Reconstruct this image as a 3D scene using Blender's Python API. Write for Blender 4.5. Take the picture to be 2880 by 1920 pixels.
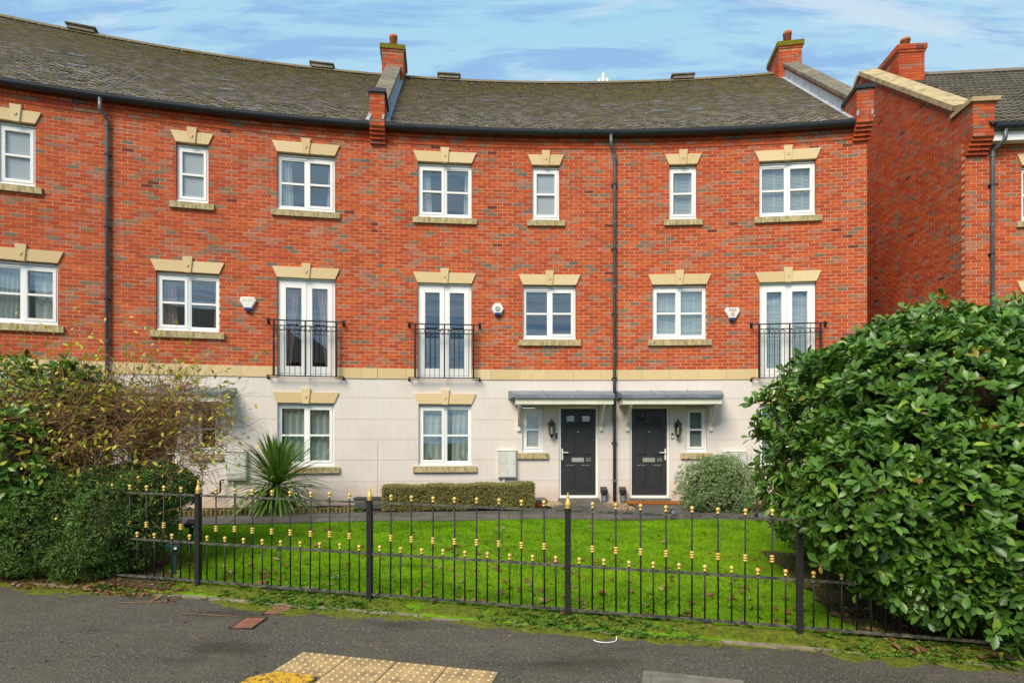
import bpy, math, random
import numpy as np
from mathutils import Vector, Matrix
random.seed(7); rng = np.random.default_rng(7)
sc = bpy.context.scene
for o in list(bpy.data.objects): bpy.data.objects.remove(o)

# ---------------------------------------------------------------- camera, sky, sun, exposure
EYE = 1.70
cam = bpy.data.cameras.new('camera'); cam.sensor_width = 36; cam.lens = 36*1650/2880
cam.shift_y = (1237-960)/2880; cam.clip_end = 2000; cam.clip_start = 0.05
camo = bpy.data.objects.new('camera', cam); sc.collection.objects.link(camo)
camo.location = (0, 0, EYE); camo.rotation_euler = (math.radians(90), 0, 0); sc.camera = camo

SUN_EL, SUN_AZ = math.radians(46), math.radians(210)      # compass style: 180 = straight behind the camera
world = bpy.data.worlds.new('World'); sc.world = world; world.use_nodes = True
wn, wl = world.node_tree.nodes, world.node_tree.links
for n in list(wn): wn.remove(n)
def W(t, **k):
    n = wn.new(t)
    for a, b in k.items():
        if a in n.inputs: n.inputs[a].default_value = b
        else: setattr(n, a, b)
    return n
wout = W('ShaderNodeOutputWorld'); bg = W('ShaderNodeBackground', Strength=0.104)
sky = W('ShaderNodeTexSky', sky_type='NISHITA', sun_disc=False, sun_elevation=SUN_EL, sun_rotation=SUN_AZ, air_density=1.0, dust_density=0.6, ozone_density=1.6)
tc = W('ShaderNodeTexCoord'); sep = W('ShaderNodeSeparateXYZ'); wl.new(tc.outputs['Generated'], sep.inputs[0])
zc = W('ShaderNodeMath', operation='MAXIMUM'); zc.inputs[1].default_value = 0.02; wl.new(sep.outputs['Z'], zc.inputs[0])
za = W('ShaderNodeMath', operation='ADD'); za.inputs[1].default_value = 0.16; wl.new(zc.outputs[0], za.inputs[0])
dx = W('ShaderNodeMath', operation='DIVIDE'); wl.new(sep.outputs['X'], dx.inputs[0]); wl.new(za.outputs[0], dx.inputs[1])
dy = W('ShaderNodeMath', operation='DIVIDE'); wl.new(sep.outputs['Y'], dy.inputs[0]); wl.new(za.outputs[0], dy.inputs[1])
cb = W('ShaderNodeCombineXYZ'); wl.new(dx.outputs[0], cb.inputs[0]); wl.new(dy.outputs[0], cb.inputs[1])
def cloud(scx, scy, scale, detail, lo, hi, off):
    mp_ = W('ShaderNodeMapping'); mp_.inputs['Scale'].default_value = (scx, scy, 1); mp_.inputs['Location'].default_value = off
    wl.new(cb.outputs[0], mp_.inputs[0])
    no = W('ShaderNodeTexNoise', Scale=scale, Detail=detail, Roughness=0.62); no.inputs['Distortion'].default_value = 0.5
    wl.new(mp_.outputs[0], no.inputs['Vector'])
    r = W('ShaderNodeMapRange'); r.inputs['From Min'].default_value = lo; r.inputs['From Max'].default_value = hi; r.interpolation_type = 'SMOOTHSTEP'
    wl.new(no.outputs['Fac'], r.inputs['Value']); return r.outputs[0]
c1 = cloud(1.9, 10.0, 1.35, 9, 0.45, 0.60, (7.3, 2.4, 0)); c2 = cloud(1.5, 7.0, 1.25, 9, 0.49, 0.65, (0.9, 6.2, 2))
def wmix(fac, a, b, k=1.0):
    m = W('ShaderNodeMix', data_type='RGBA'); 
    mu = W('ShaderNodeMath', operation='MULTIPLY'); mu.inputs[1].default_value = k; wl.new(fac, mu.inputs[0]); wl.new(mu.outputs[0], m.inputs['Factor'])
    if isinstance(a, tuple): m.inputs['A'].default_value = a
    else: wl.new(a, m.inputs['A'])
    if isinstance(b, tuple): m.inputs['B'].default_value = b
    else: wl.new(b, m.inputs['B'])
    return m.outputs['Result']
# thin bright veil over the clear blue, then lavender grey streaks, then a few pale banks
veil = W('ShaderNodeMix', data_type='RGBA'); veil.inputs['Factor'].default_value = 0.72
wl.new(sky.outputs[0], veil.inputs['A']); vg = W('ShaderNodeValToRGB'); wl.new(sep.outputs['Z'], vg.inputs[0]); vg.color_ramp.elements[0].position = .30; vg.color_ramp.elements[0].color = (.62, .80, .88, 1); vg.color_ramp.elements[1].position = .72; vg.color_ramp.elements[1].color = (.36, .76, .97, 1)
vm = W('ShaderNodeMix', data_type='RGBA', blend_type='MULTIPLY'); vm.inputs['Factor'].default_value = 1.0; wl.new(vg.outputs[0], vm.inputs['A']); vm.inputs['B'].default_value = (6.0, 6.0, 6.0, 1); wl.new(vm.outputs['Result'], veil.inputs['B'])
s1 = wmix(c1, veil.outputs['Result'], (1.6, 2.8, 4.5, 1), 0.9)
s2 = wmix(c2, s1, (3.5, 4.3, 5.0, 1), 0.85)
wl.new(s2, bg.inputs['Color']); wl.new(bg.outputs[0], wout.inputs[0])

sl = bpy.data.lights.new('sun', 'SUN'); sl.energy = 2.9; sl.angle = math.radians(30); sl.color = (1.0, 0.90, 0.74)
so = bpy.data.objects.new('sun', sl); sc.collection.objects.link(so)
so.rotation_euler = (math.radians(90)-SUN_EL, 0, math.radians(180)-SUN_AZ)
so.location = (0, -5, 25)
sc.render.engine = 'CYCLES'
sc.view_settings.view_transform = 'Standard'; sc.view_settings.look = 'None'; sc.view_settings.gamma = 1.0
sc.view_settings.use_curve_mapping = False; sc.view_settings.exposure = 0.80
sc.render.resolution_x = 1024; sc.render.resolution_y = 682
sc.cycles.transparent_max_bounces = 16; sc.cycles.max_bounces = 6

# ---------------------------------------------------------------- mesh helpers
COL = sc.collection
def wloc(o):
    v = Vector((0, 0, 0))
    while o is not None: v = v + Vector(o.location); o = o.parent
    return v
def link(name, data, parent=None):
    o = bpy.data.objects.new(name, data); COL.objects.link(o)
    if parent is not None: o.parent = parent
    return o
def empty(name, loc=(0, 0, 0), rz=0.0, parent=None):
    o = link(name, None, parent); o.location = loc; o.rotation_euler = (0, 0, rz); o.empty_display_size = .1; return o
def tag(o, label=None, cat=None, group=None, kind=None):
    if label: o['label'] = label
    if cat: o['category'] = cat
    if group: o['group'] = group
    if kind: o['kind'] = kind
    return o
def np_mesh(name, V, F, rnd=None, smooth=False):
    V = np.asarray(V, np.float32).reshape(-1, 3); F = np.asarray(F, np.int32); k = F.shape[1]
    me = bpy.data.meshes.new(name)
    me.vertices.add(len(V)); me.vertices.foreach_set('co', V.ravel())
    me.loops.add(F.size); me.loops.foreach_set('vertex_index', F.ravel())
    me.polygons.add(len(F)); me.polygons.foreach_set('loop_start', np.arange(0, F.size, k, dtype=np.int32))
    if smooth: me.polygons.foreach_set('use_smooth', np.ones(len(F), dtype=bool))
    me.update(calc_edges=True)
    if rnd is not None:
        a = me.attributes.new('rnd', 'FLOAT', 'POINT'); a.data.foreach_set('value', np.asarray(rnd, np.float32))
    return me
class MB:
    def __init__(s): s.V = []; s.F = []; s.A = []
    def add(s, vs, fs, a=0.5):
        b = len(s.V); s.V += [tuple(v) for v in vs]; s.F += [tuple(i+b for i in f) for f in fs]; s.A += [a]*len(vs); return s
    def quad(s, a, b, c, d, r=0.5): return s.add([a, b, c, d], [(0, 1, 2, 3)], r)
    def hexa(s, p, r=0.5):                     # p: 8 corners, bottom ring then top ring
        return s.add(p, [(0, 3, 2, 1), (4, 5, 6, 7), (0, 1, 5, 4), (1, 2, 6, 5), (2, 3, 7, 6), (3, 0, 4, 7)], r)
    def box(s, x0, x1, y0, y1, z0, z1, r=0.5):
        return s.hexa([(x0, y0, z0), (x1, y0, z0), (x1, y1, z0), (x0, y1, z0), (x0, y0, z1), (x1, y0, z1), (x1, y1, z1), (x0, y1, z1)], r)
    def prism(s, poly, axis, a, b, r=0.5):     # poly in the plane of the other two axes, extruded along axis
        def p(u, v, w): return {0: (w, u, v), 1: (u, w, v), 2: (u, v, w)}[axis]
        n = len(poly)
        vs = [p(u, v, a) for u, v in poly]+[p(u, v, b) for u, v in poly]
        fs = [tuple(range(n)), tuple(range(2*n-1, n-1, -1))]+[(i, (i+1) % n, n+(i+1) % n, n+i) for i in range(n)]
        return s.add(vs, fs, r)
    def tube(s, pts, rad, n=8, cap=True, r=0.5):
        pts = [Vector(p) for p in pts]; m = len(pts)
        rad = rad if isinstance(rad, (list, tuple)) else [rad]*m
        vs = []; up0 = None
        for i, p in enumerate(pts):
            t = (pts[min(i+1, m-1)]-pts[max(i-1, 0)]).normalized()
            ref = Vector((0, 0, 1)) if abs(t.z) < .93 else Vector((0, 1, 0))
            u = t.cross(ref).normalized(); v = t.cross(u)
            if up0 is not None and u.dot(up0) < 0: u = -u; v = -v
            up0 = u
            for j in range(n):
                a = 2*math.pi*j/n; vs.append(p+(u*math.cos(a)+v*math.sin(a))*rad[i])
        fs = [(i*n+j, i*n+(j+1) % n, (i+1)*n+(j+1) % n, (i+1)*n+j) for i in range(m-1) for j in range(n)]
        if cap: fs += [tuple(range(n-1, -1, -1)), tuple(range((m-1)*n, m*n))]
        return s.add(vs, fs, r)
    def lathe(s, prof, c=(0, 0, 0), n=12, r=0.5):
        vs = []; m = len(prof)
        for rr, z in prof:
            for j in range(n):
                a = 2*math.pi*j/n; vs.append((c[0]+rr*math.cos(a), c[1]+rr*math.sin(a), c[2]+z))
        fs = [(i*n+j, i*n+(j+1) % n, (i+1)*n+(j+1) % n, (i+1)*n+j) for i in range(m-1) for j in range(n)]
        fs += [tuple(range(n-1, -1, -1)), tuple(range((m-1)*n, m*n))]
        return s.add(vs, fs, r)
    def mesh(s, name, mp=None, off=(0, 0, 0), smooth=False):
        V = [mp(*v) for v in s.V] if mp else s.V
        V = [(v[0]-off[0], v[1]-off[1], v[2]-off[2]) for v in V]
        me = bpy.data.meshes.new(name); me.from_pydata(V, [], s.F)
        if smooth: me.polygons.foreach_set('use_smooth', np.ones(len(s.F), dtype=bool))
        a = me.attributes.new('rnd', 'FLOAT', 'POINT'); a.data.foreach_set('value', np.asarray(s.A, np.float32))
        return me
    def build(s, name, mat, parent=None, mp=None, smooth=False):
        off = wloc(parent) if (parent is not None and mp is not False) else (0, 0, 0)
        me = s.mesh(name, mp or None, off, smooth); me.materials.append(mat)
        return link(name, me, parent)
def copy_tree(o, parent=None, keep=True):
    c = o.copy(); COL.objects.link(c); c.parent = parent
    for ch in list(o.children): copy_tree(ch, c)
    return c

# ---------------------------------------------------------------- materials
class N:
    def __init__(s, name):
        s.m = bpy.data.materials.new(name); s.m.use_nodes = True; s.t = s.m.node_tree; s.n = s.t.nodes
        s.b = s.n['Principled BSDF']; s.o = s.n['Material Output']
    def add(s, t, **k):
        n = s.n.new(t)
        for a, b in k.items():
            a2 = a.replace('_', ' ')
            if a2 in n.inputs: n.inputs[a2].default_value = b
            elif a in n.inputs: n.inputs[a].default_value = b
            else: setattr(n, a, b)
        return n
    def ln(s, a, b): s.t.links.new(a, b)
    def pos(s, scale=(1, 1, 1)):
        g = s.add('ShaderNodeNewGeometry'); m = s.add('ShaderNodeMapping'); m.inputs['Scale'].default_value = scale
        s.ln(g.outputs['Position'], m.inputs[0]); return m.outputs[0]
    def objc(s, scale=(1, 1, 1)):
        g = s.add('ShaderNodeTexCoord'); m = s.add('ShaderNodeMapping'); m.inputs['Scale'].default_value = scale
        s.ln(g.outputs['Object'], m.inputs[0]); return m.outputs[0]
    def noise(s, vec, scale, detail=4, rough=.55, dist=0):
        n = s.add('ShaderNodeTexNoise', Scale=scale, Detail=detail, Roughness=rough, Distortion=dist); s.ln(vec, n.inputs['Vector']); return n.outputs['Fac']
    def ramp(s, fac, stops, mode='LINEAR'):
        r = s.add('ShaderNodeValToRGB'); e = r.color_ramp; e.interpolation = mode
        while len(e.elements) > 1: e.elements.remove(e.elements[-1])
        e.elements[0].position = stops[0][0]; e.elements[0].color = (*stops[0][1], 1)
        for p, c in stops[1:]:
            x = e.elements.new(p); x.color = (*c, 1)
        s.ln(fac, r.inputs[0]); return r.outputs[0]
    def rng(s, v, a, b, c=0., d=1.):
        m = s.add('ShaderNodeMapRange'); m.inputs[1].default_value = a; m.inputs[2].default_value = b; m.inputs[3].default_value = c; m.inputs[4].default_value = d
        s.ln(v, m.inputs[0]); return m.outputs[0]
    def mix(s, fac, a, b, mode='MIX'):
        m = s.add('ShaderNodeMix', data_type='RGBA', blend_type=mode)
        for x, k in ((fac, 'Factor'), (a, 'A'), (b, 'B')):
            if isinstance(x, (int, float)): m.inputs[k].default_value = x
            elif isinstance(x, tuple): m.inputs[k].default_value = (*x, 1) if len(x) == 3 else x
            else: s.ln(x, m.inputs[k])
        return m.outputs['Result']
    def math(s, op, a, b=0.):
        m = s.add('ShaderNodeMath', operation=op)
        for i, x in enumerate((a, b)):
            if isinstance(x, (int, float)): m.inputs[i].default_value = x
            else: s.ln(x, m.inputs[i])
        return m.outputs[0]
    def attr(s, name='rnd'): return s.add('ShaderNodeAttribute', attribute_name=name).outputs['Fac']
    def bump(s, h, strength=.3, dist=.01):
        b = s.add('ShaderNodeBump', Strength=strength, Distance=dist); s.ln(h, b.inputs['Height']); s.ln(b.outputs[0], s.b.inputs['Normal'])
    def fin(s, col=None, rough=None, spec=None, metal=None, **k):
        for v, key in ((col, 'Base Color'), (rough, 'Roughness'), (spec, 'Specular IOR Level'), (metal, 'Metallic')):
            if v is None: continue
            i = s.b.inputs[key]
            if isinstance(v, tuple): i.default_value = (*v, 1) if len(v) == 3 else v
            elif isinstance(v, (int, float)): i.default_value = v
            else: s.ln(v, i)
        for a, b in k.items(): s.b.inputs[a.replace('_', ' ')].default_value = b
        return s.m
def plain(name, col, rough=.5, spec=.5, metal=0., var=.12, scale=9., bump=0., bs=60.):
    n = N(name); p = n.pos(); v = n.noise(p, scale, 4)
    lo = tuple(c*(1-var) for c in col); hi = tuple(min(1, c*(1+var)) for c in col)
    c = n.ramp(v, [(.3, lo), (.7, hi)])
    if bump: n.bump(n.noise(p, bs, 5), bump, .004)
    return n.fin(c, rough, spec, metal)
def leafmat(name, stops, rough=.4, spec=.5, trans=.25, patch=None):
    n = N(name); a = n.attr(); c = n.ramp(a, stops)
    v = n.noise(n.pos(), 2.2, 2); c = n.mix(n.rng(v, .3, .7), c, n.mix(1.0, c, (.72, .78, .7), 'MULTIPLY'))
    n.fin(c, rough, spec); tr = n.add('ShaderNodeBsdfTranslucent'); n.ln(n.mix(1.0, c, (1.15, 1.25, .55), 'MULTIPLY'), tr.inputs['Color'])
    mx = n.add('ShaderNodeMixShader'); mx.inputs[0].default_value = trans
    n.ln(n.b.outputs[0], mx.inputs[1]); n.ln(tr.outputs[0], mx.inputs[2]); n.ln(mx.outputs[0], n.o.inputs[0]); return n.m
MT = {}
def m_brick():
    n = N('red_brick'); a = n.attr(); p = n.pos()
    c = n.ramp(a, [(0, (.53, .086, .024)), (.22, (.45, .066, .021)), (.40, (.58, .108, .028)), (.55, (.485, .077, .025)), (.66, (.42, .072, .028)),
                   (.76, (.44, .16, .095)), (.84, (.38, .12, .07)), (.90, (.30, .15, .09)), (.95, (.22, .145, .10)), (.985, (.15, .125, .105)), (.992, (.17, .035, .025))], 'CONSTANT')
    v = n.noise(n.pos((1, 1, 2.5)), 24, 4, .6); c = n.mix(n.rng(v, .3, .75, 0, .55), c, n.mix(1.0, c, (.62, .75, .9), 'MULTIPLY'))
    big = n.noise(p, .9, 4); c = n.mix(n.rng(big, .35, .75, 0, .6), c, n.mix(1.0, c, (.76, .70, .70), 'MULTIPLY'))
    st = n.noise(n.pos((2.2, 2.2, .35)), 1.6, 5, .62); c = n.mix(n.rng(st, .56, .78, 0, .32), c, (.50, .27, .19))
    n.bump(n.noise(p, 120, 4), .25, .003); return n.fin(c, .85, .25)
MT['brick'] = m_brick()
def m_render():
    n = N('painted_render'); p = n.pos()
    st = n.noise(n.pos((7, 7, .55)), 3.2, 5, .6); sp = n.noise(p, 1.3, 4)
    c = n.mix(n.rng(st, .42, .72, 0, .5), (.685, .61, .555), (.60, .525, .47))
    c = n.mix(n.rng(sp, .5, .8, 0, .45), c, (.55, .47, .41))
    sz = n.add('ShaderNodeSeparateXYZ'); n.ln(p, sz.inputs[0]); sl_ = n.math('ADD', sz.outputs['Z'], n.math('MULTIPLY', n.noise(n.pos((1.6, 1.6, 3)), 2.2, 5, .65), -.75)); c = n.mix(n.rng(sl_, .42, -.05, 0, .75), c, (.55, .38, .27))
    n.bump(n.noise(p, 190, 3), .12, .003); return n.fin(c, .8, .25)
MT['render'] = m_render()
def m_stone():
    n = N('buff_cast_stone'); p = n.pos(); a = n.attr()
    c = n.ramp(a, [(0, (.60, .44, .235)), (.5, (.645, .48, .265)), (1, (.68, .525, .31))])
    st = n.noise(n.pos((9, 9, 1.2)), 2.6, 5, .65); c = n.mix(n.rng(st, .58, .85, 0, .45), c, (.26, .21, .12))
    n.bump(n.noise(p, 160, 4), .2, .003); return n.fin(c, .85, .2)
MT['stone'] = m_stone()
def m_sillstone():
    n = N('weathered_sill_stone'); p = n.pos()
    st = n.noise(n.pos((6, 6, 2)), 3.1, 5, .65); c = n.mix(n.rng(st, .40, .66), (.52, .41, .22), (.22, .185, .10))
    n.bump(n.noise(p, 140, 4), .25, .003); return n.fin(c, .88, .2)
MT['sill'] = m_sillstone()
MT['mortar'] = plain('mortar', (.60, .335, .195), .95, .1, var=.18, scale=7)
MT['upvc'] = plain('white_plastic_frame', (.83, .81, .79), .28, .5, var=.03, scale=2)
MT['cream'] = plain('cream_painted_timber', (.70, .66, .55), .45, .4, var=.1, scale=5)
MT['lead'] = plain('lead_sheet', (.20, .225, .26), .5, .5, metal=.25, var=.25, scale=6)
MT['flash'] = plain('pale_lead_flashing', (.36, .38, .41), .55, .4, metal=.15, var=.22, scale=5)
MT['black'] = plain('black_plastic', (.022, .022, .026), .32, .5, var=.2, scale=8)
MT['pipe'] = plain('dark_grey_plastic_pipe', (.085, .098, .105), .35, .5, var=.25, scale=3)
def m_iron():
    n = N('black_painted_iron'); p = n.pos(); v = n.noise(p, 38, 5, .7)
    c = n.mix(n.rng(v, .60, .68), (.016, .015, .015), (.06, .05, .038)); n.bump(n.noise(p, 90, 4), .3, .002); return n.fin(c, .5, .3)
MT['iron'] = m_iron()
def m_railtop():
    n = N('algae_stained_iron'); p = n.pos(); v = n.noise(p, 14, 5, .7)
    c = n.mix(n.rng(v, .42, .62), (.03, .03, .03), (.12, .115, .075)); return n.fin(c, .6, .4)
MT['rail'] = m_railtop()
MT['gold'] = plain('gold_paint', (.70, .45, .12), .4, .5, metal=.2, var=.18, scale=30)
def m_tile():
    n = N('mossy_roof_tile'); a = n.attr(); p = n.pos()
    c = n.ramp(a, [(0, (.12, .098, .08)), (.2, (.20, .165, .145)), (.4, (.165, .13, .13)), (.6, (.26, .215, .20)), (.8, (.13, .125, .08)), (1, (.31, .26, .235))], 'CONSTANT')
    sep = n.add('ShaderNodeSeparateXYZ'); n.ln(p, sep.inputs[0])
    v = n.noise(p, 1.1, 4, .6); f = n.noise(p, 11, 4, .65)
    zz = n.rng(sep.outputs['Z'], 8.5, 13.2, -.10, .12)
    k = n.rng(n.math('ADD', n.math('ADD', n.math('MULTIPLY', v, .5), n.math('MULTIPLY', f, .5)), zz), .43, .64, 0, .72)
    c = n.mix(k, c, n.mix(n.noise(p, 5, 2), (.15, .115, .04), (.21, .165, .055))); n.bump(n.noise(p, 60, 4), .1, .004); return n.fin(c, .85, .2)
MT['tile'] = m_tile()
MT['tileback'] = plain('roof_underlay', (.03, .028, .025), .9, .1)
def m_ntile():
    n = N('grey_brown_concrete_tile'); a = n.attr(); p = n.pos()
    c = n.ramp(a, [(0, (.13, .108, .08)), (.5, (.17, .142, .108)), (1, (.21, .175, .135))]); v = n.noise(p, 2.3, 5, .65)
    c = n.mix(n.rng(v, .56, .7, 0, .75), c, (.19, .175, .03)); return n.fin(c, .8, .3)
MT['ntile'] = m_ntile()
def m_coping():
    n = N('weathered_coping_stone'); p = n.pos(); v = n.noise(p, 4, 5, .65); a = n.attr()
    c = n.ramp(a, [(0, (.17, .145, .11)), (1, (.25, .21, .155))]); c = n.mix(n.rng(v, .42, .7), c, (.095, .085, .06)); return n.fin(c, .9, .2)
MT['coping'] = m_coping()
def m_ncop():
    n = N('buff_coping_stone'); p = n.pos(); v = n.noise(p, 5, 5, .65)
    c = n.mix(n.rng(v, .4, .7), (.47, .36, .20), (.24, .19, .11)); return n.fin(c, .9, .2)
MT['ncop'] = m_ncop()
MT['terracotta'] = plain('terracotta', (.40, .135, .055), .8, .2, var=.25, scale=6)
def m_moss(name, a, b, c_):
    n = N(name); p = n.pos(); v = n.noise(p, 22, 5, .7); c = n.ramp(v, [(.25, a), (.5, b), (.75, c_)]); n.bump(n.noise(p, 130, 4), .8, .008); return n.fin(c, .95, .1)
MT['moss'] = m_moss('moss', (.045, .055, .010), (.10, .115, .014), (.18, .19, .022))
MT['roofmoss'] = m_moss('roof_moss', (.07, .062, .016), (.14, .12, .025), (.22, .185, .035))
MT['capmoss'] = m_moss('chimney_cap_moss', (.07, .06, .012), (.15, .135, .015), (.27, .23, .02))
def m_asphalt():
    n = N('worn_asphalt'); p = n.pos(); g = n.add('ShaderNodeTexVoronoi', Scale=130.0, feature='F1'); n.ln(p, g.inputs['Vector'])
    sc_ = n.add('ShaderNodeSeparateColor'); n.ln(g.outputs['Color'], sc_.inputs[0])
    c = n.ramp(sc_.outputs[0], [(0, (.050, .041, .031)), (.45, (.074, .062, .048)), (.8, (.102, .086, .067)), (.96, (.145, .124, .098)), (.992, (.28, .25, .20))])
    big = n.noise(p, .55, 5, .6); c = n.mix(n.rng(big, .35, .7, 0, .6), c, n.mix(1.0, c, (.62, .60, .58), 'MULTIPLY'))
    gr = n.noise(p, 1.9, 6, .7); c = n.mix(n.rng(gr, .48, .72, 0, .55), c, (.095, .092, .05))
    lt = n.noise(n.pos((.35, 1.2, 1)), .8, 5, .65); c = n.mix(n.rng(lt, .5, .75, 0, .5), c, n.mix(1.0, c, (1.5, 1.45, 1.4), 'MULTIPLY'))
    wet = n.noise(n.pos((.55, 1.5, 1)), 1.15, 3, .5); w = n.rng(wet, .56, .74); c = n.mix(w, c, n.mix(1.0, c, (.45, .40, .34), 'MULTIPLY'))
    n.bump(g.outputs['Distance'], .55, .006); r = n.rng(w, 0, 1, .85, .42)
    return n.fin(c, r, .35)
MT['asphalt'] = m_asphalt()
def m_lawn():
    n = N('lawn_soil_and_turf'); p = n.pos(); v = n.noise(p, 3.2, 5, .65); f = n.noise(p, 60, 3)
    c = n.ramp(v, [(.3, (.07, .13, .006)), (.5, (.12, .25, .006)), (.7, (.18, .33, .008))]); c = n.mix(n.rng(f, .5, .75, 0, .7), c, (.05, .055, .014)); n.bump(f, .6, .02); return n.fin(c, .95, .1)
MT['lawn'] = m_lawn()
MT['grass'] = leafmat('grass_blade', [(0, (.075, .15, .003)), (.3, (.15, .29, .002)), (.55, (.21, .39, .003)), (.75, (.30, .46, .004)), (.88, (.43, .48, .008)), (.95, (.30, .28, .05)), (1, (.30, .22, .09))], .6, .08, .42)
MT['weed'] = leafmat('weed_leaf', [(0, (.05, .12, .01)), (.5, (.095, .205, .02)), (1, (.165, .27, .04))], .5, .4, .25)
MT['laurel'] = leafmat('glossy_evergreen_leaf', [(0, (.034, .078, .011)), (.3, (.066, .148, .02)), (.6, (.112, .23, .03)), (.85, (.18, .315, .04)), (.965, (.31, .40, .045)), (.985, (.26, .24, .03)), (1, (.25, .10, .03))], .36, .42, .22)
MT['boxleaf'] = leafmat('small_dark_evergreen_leaf', [(0, (.042, .076, .018)), (.4, (.08, .14, .032)), (.75, (.14, .23, .052)), (1, (.26, .35, .08))], .6, .2, .2)
MT['yleaf'] = leafmat('yellowing_leaf', [(0, (.20, .27, .045)), (.3, (.38, .40, .06)), (.6, (.62, .54, .06)), (.85, (.72, .52, .045)), (1, (.45, .27, .09))], .5, .3, .3)
MT['brownhedge'] = leafmat('bronzed_hedge_leaf', [(0, (.15, .175, .04)), (.4, (.27, .255, .075)), (.75, (.38, .31, .13)), (1, (.50, .38, .23))], .6, .25, .2)
MT['varieg'] = leafmat('variegated_leaf', [(0, (.08, .155, .042)), (.4, (.17, .265, .085)), (.75, (.32, .40, .20)), (1, (.56, .60, .40))], .5, .3, .2)
MT['cordy'] = leafmat('sword_shaped_leaf', [(0, (.045, .10, .016)), (.5, (.105, .20, .03)), (.85, (.20, .30, .06)), (1, (.36, .38, .14))], .4, .45, .2)
MT['litter'] = leafmat('fallen_brown_leaf', [(0, (.10, .04, .02)), (.4, (.19, .075, .035)), (.75, (.27, .13, .07)), (.93, (.33, .21, .14)), (1, (.42, .30, .06))], .7, .2, .1)
MT['bark'] = plain('twig_bark', (.29, .155, .085), .85, .2, var=.35, scale=14)
MT['redtwig'] = plain('reddish_shoot', (.20, .055, .03), .6, .3, var=.3, scale=20)
MT['core'] = plain('foliage_shade_brown', (.055, .04, .024), .95, .1, var=.4, scale=16)  # dark brown of the filler cores: shade between leaves put into the colour
MT['soil'] = plain('dark_soil', (.055, .036, .024), .95, .1, var=.4, scale=18, bump=.8, bs=40)
MT['ground'] = plain('far_ground', (.07, .085, .04), .95, .1, var=.3, scale=.4)
def m_slab():
    n = N('damp_paving_slab'); p = n.pos(); a = n.attr(); c = n.ramp(a, [(0, (.085, .076, .068)), (1, (.135, .12, .105))]); v = n.noise(p, 2.4, 5, .6)
    c = n.mix(n.rng(v, .4, .68), c, (.065, .06, .045)); n.bump(n.noise(p, 80, 4), .25, .004); return n.fin(c, .62, .4)
MT['slab'] = m_slab()
MT['edging'] = plain('mossy_concrete', (.20, .165, .11), .9, .2, var=.4, scale=10, bump=.4)
MT['logroll'] = plain('weathered_timber_log', (.16, .12, .05), .9, .2, var=.5, scale=14, bump=.4)
MT['rust'] = plain('rusted_cast_iron', (.215, .088, .052), .8, .3, var=.25, scale=18, bump=.4)
def m_tact():
    n = N('buff_tactile_concrete'); p = n.pos(); v = n.noise(p, 5, 5, .65); c = n.mix(n.rng(v, .38, .66), (.45, .30, .135), (.21, .145, .075)); n.bump(n.noise(p, 130, 3), .3, .003); return n.fin(c, .85, .3)
MT['tactile'] = m_tact()
MT['dome'] = plain('pale_tactile_dome', (.55, .39, .215), .8, .3, var=.2, scale=20)  # lighter buff than the slab, so the domes stand out
def m_yel():
    n = N('worn_yellow_paint'); p = n.pos(); v = n.noise(p, 24, 5, .7); c = n.mix(n.rng(v, .52, .6), (.56, .31, .018), (.12, .07, .035)); n.bump(v, .4, .004); return n.fin(c, .6, .4)
MT['yellow'] = m_yel()
MT['concrete'] = plain('grey_concrete', (.16, .14, .115), .9, .2, var=.25, scale=12, bump=.3)
MT['green'] = plain('dark_green_plastic', (.008, .05, .04), .4, .5, var=.15)
def m_door():
    n = N('anthracite_wood_grain_door'); p = n.pos((16, 1, 1.3)); w = n.add('ShaderNodeTexWave', Scale=1.6, Distortion=9.0, Detail=3.0); n.ln(p, w.inputs['Vector'])
    c = n.ramp(w.outputs['Fac'], [(.2, (.016, .016, .018)), (.8, (.042, .043, .046))]); n.bump(w.outputs['Fac'], .5, .003); return n.fin(c, .38, .5)
MT['door'] = m_door()
MT['brown_door'] = plain('dark_brown_door', (.045, .022, .014), .45, .5, var=.2)
MT['chrome'] = plain('brushed_metal', (.62, .60, .55), .3, .5, metal=.6, var=.1)
MT['white'] = plain('white_gloss_plastic', (.74, .73, .69), .35, .5, var=.06)
MT['blue'] = plain('blue_plastic', (.012, .02, .13), .35, .5)
MT['red'] = plain('red_print', (.55, .03, .03), .6, .3)
MT['grime'] = plain('faded_print', (.68, .58, .50), .7, .2)
def m_meter():
    n = N('off_white_meter_box'); v = n.noise(n.pos((3, 3, 1)), 3, 5, .6); c = n.mix(n.rng(v, .4, .75, 0, .7), (.63, .62, .57), (.44, .41, .34)); return n.fin(c, .5, .4)
MT['meter'] = m_meter()
def m_mat():
    n = N('orange_coir'); v = n.noise(n.pos(), 60, 4, .7); c = n.ramp(v, [(.3, (.24, .075, .015)), (.7, (.45, .16, .03))]); n.bump(v, .9, .01); return n.fin(c, .95, .1)
MT['coir'] = m_mat()
MT['darkprint'] = plain('dark_mat_print', (.05, .025, .015), .95, .1)
MT['curtain'] = plain('pale_curtain', (.78, .77, .75), .9, .1, var=.08)
MT['greycurtain'] = plain('grey_net_curtain', (.70, .71, .67), .9, .1, var=.1)
MT['pink'] = plain('dusty_pink_curtain', (.60, .38, .36), .9, .1, var=.1)
MT['blind'] = plain('white_blind_slat', (.80, .80, .79), .5, .3, var=.04)
MT['room'] = plain('room_wall_paint', (.30, .30, .29), .9, .1, var=.1, scale=1)
MT['sandstone'] = plain('rough_stone', (.33, .25, .15), .9, .2, var=.3, bump=.5)
MT['gravel'] = plain('gravel', (.32, .23, .14), .9, .2, var=.45, scale=40)
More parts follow.
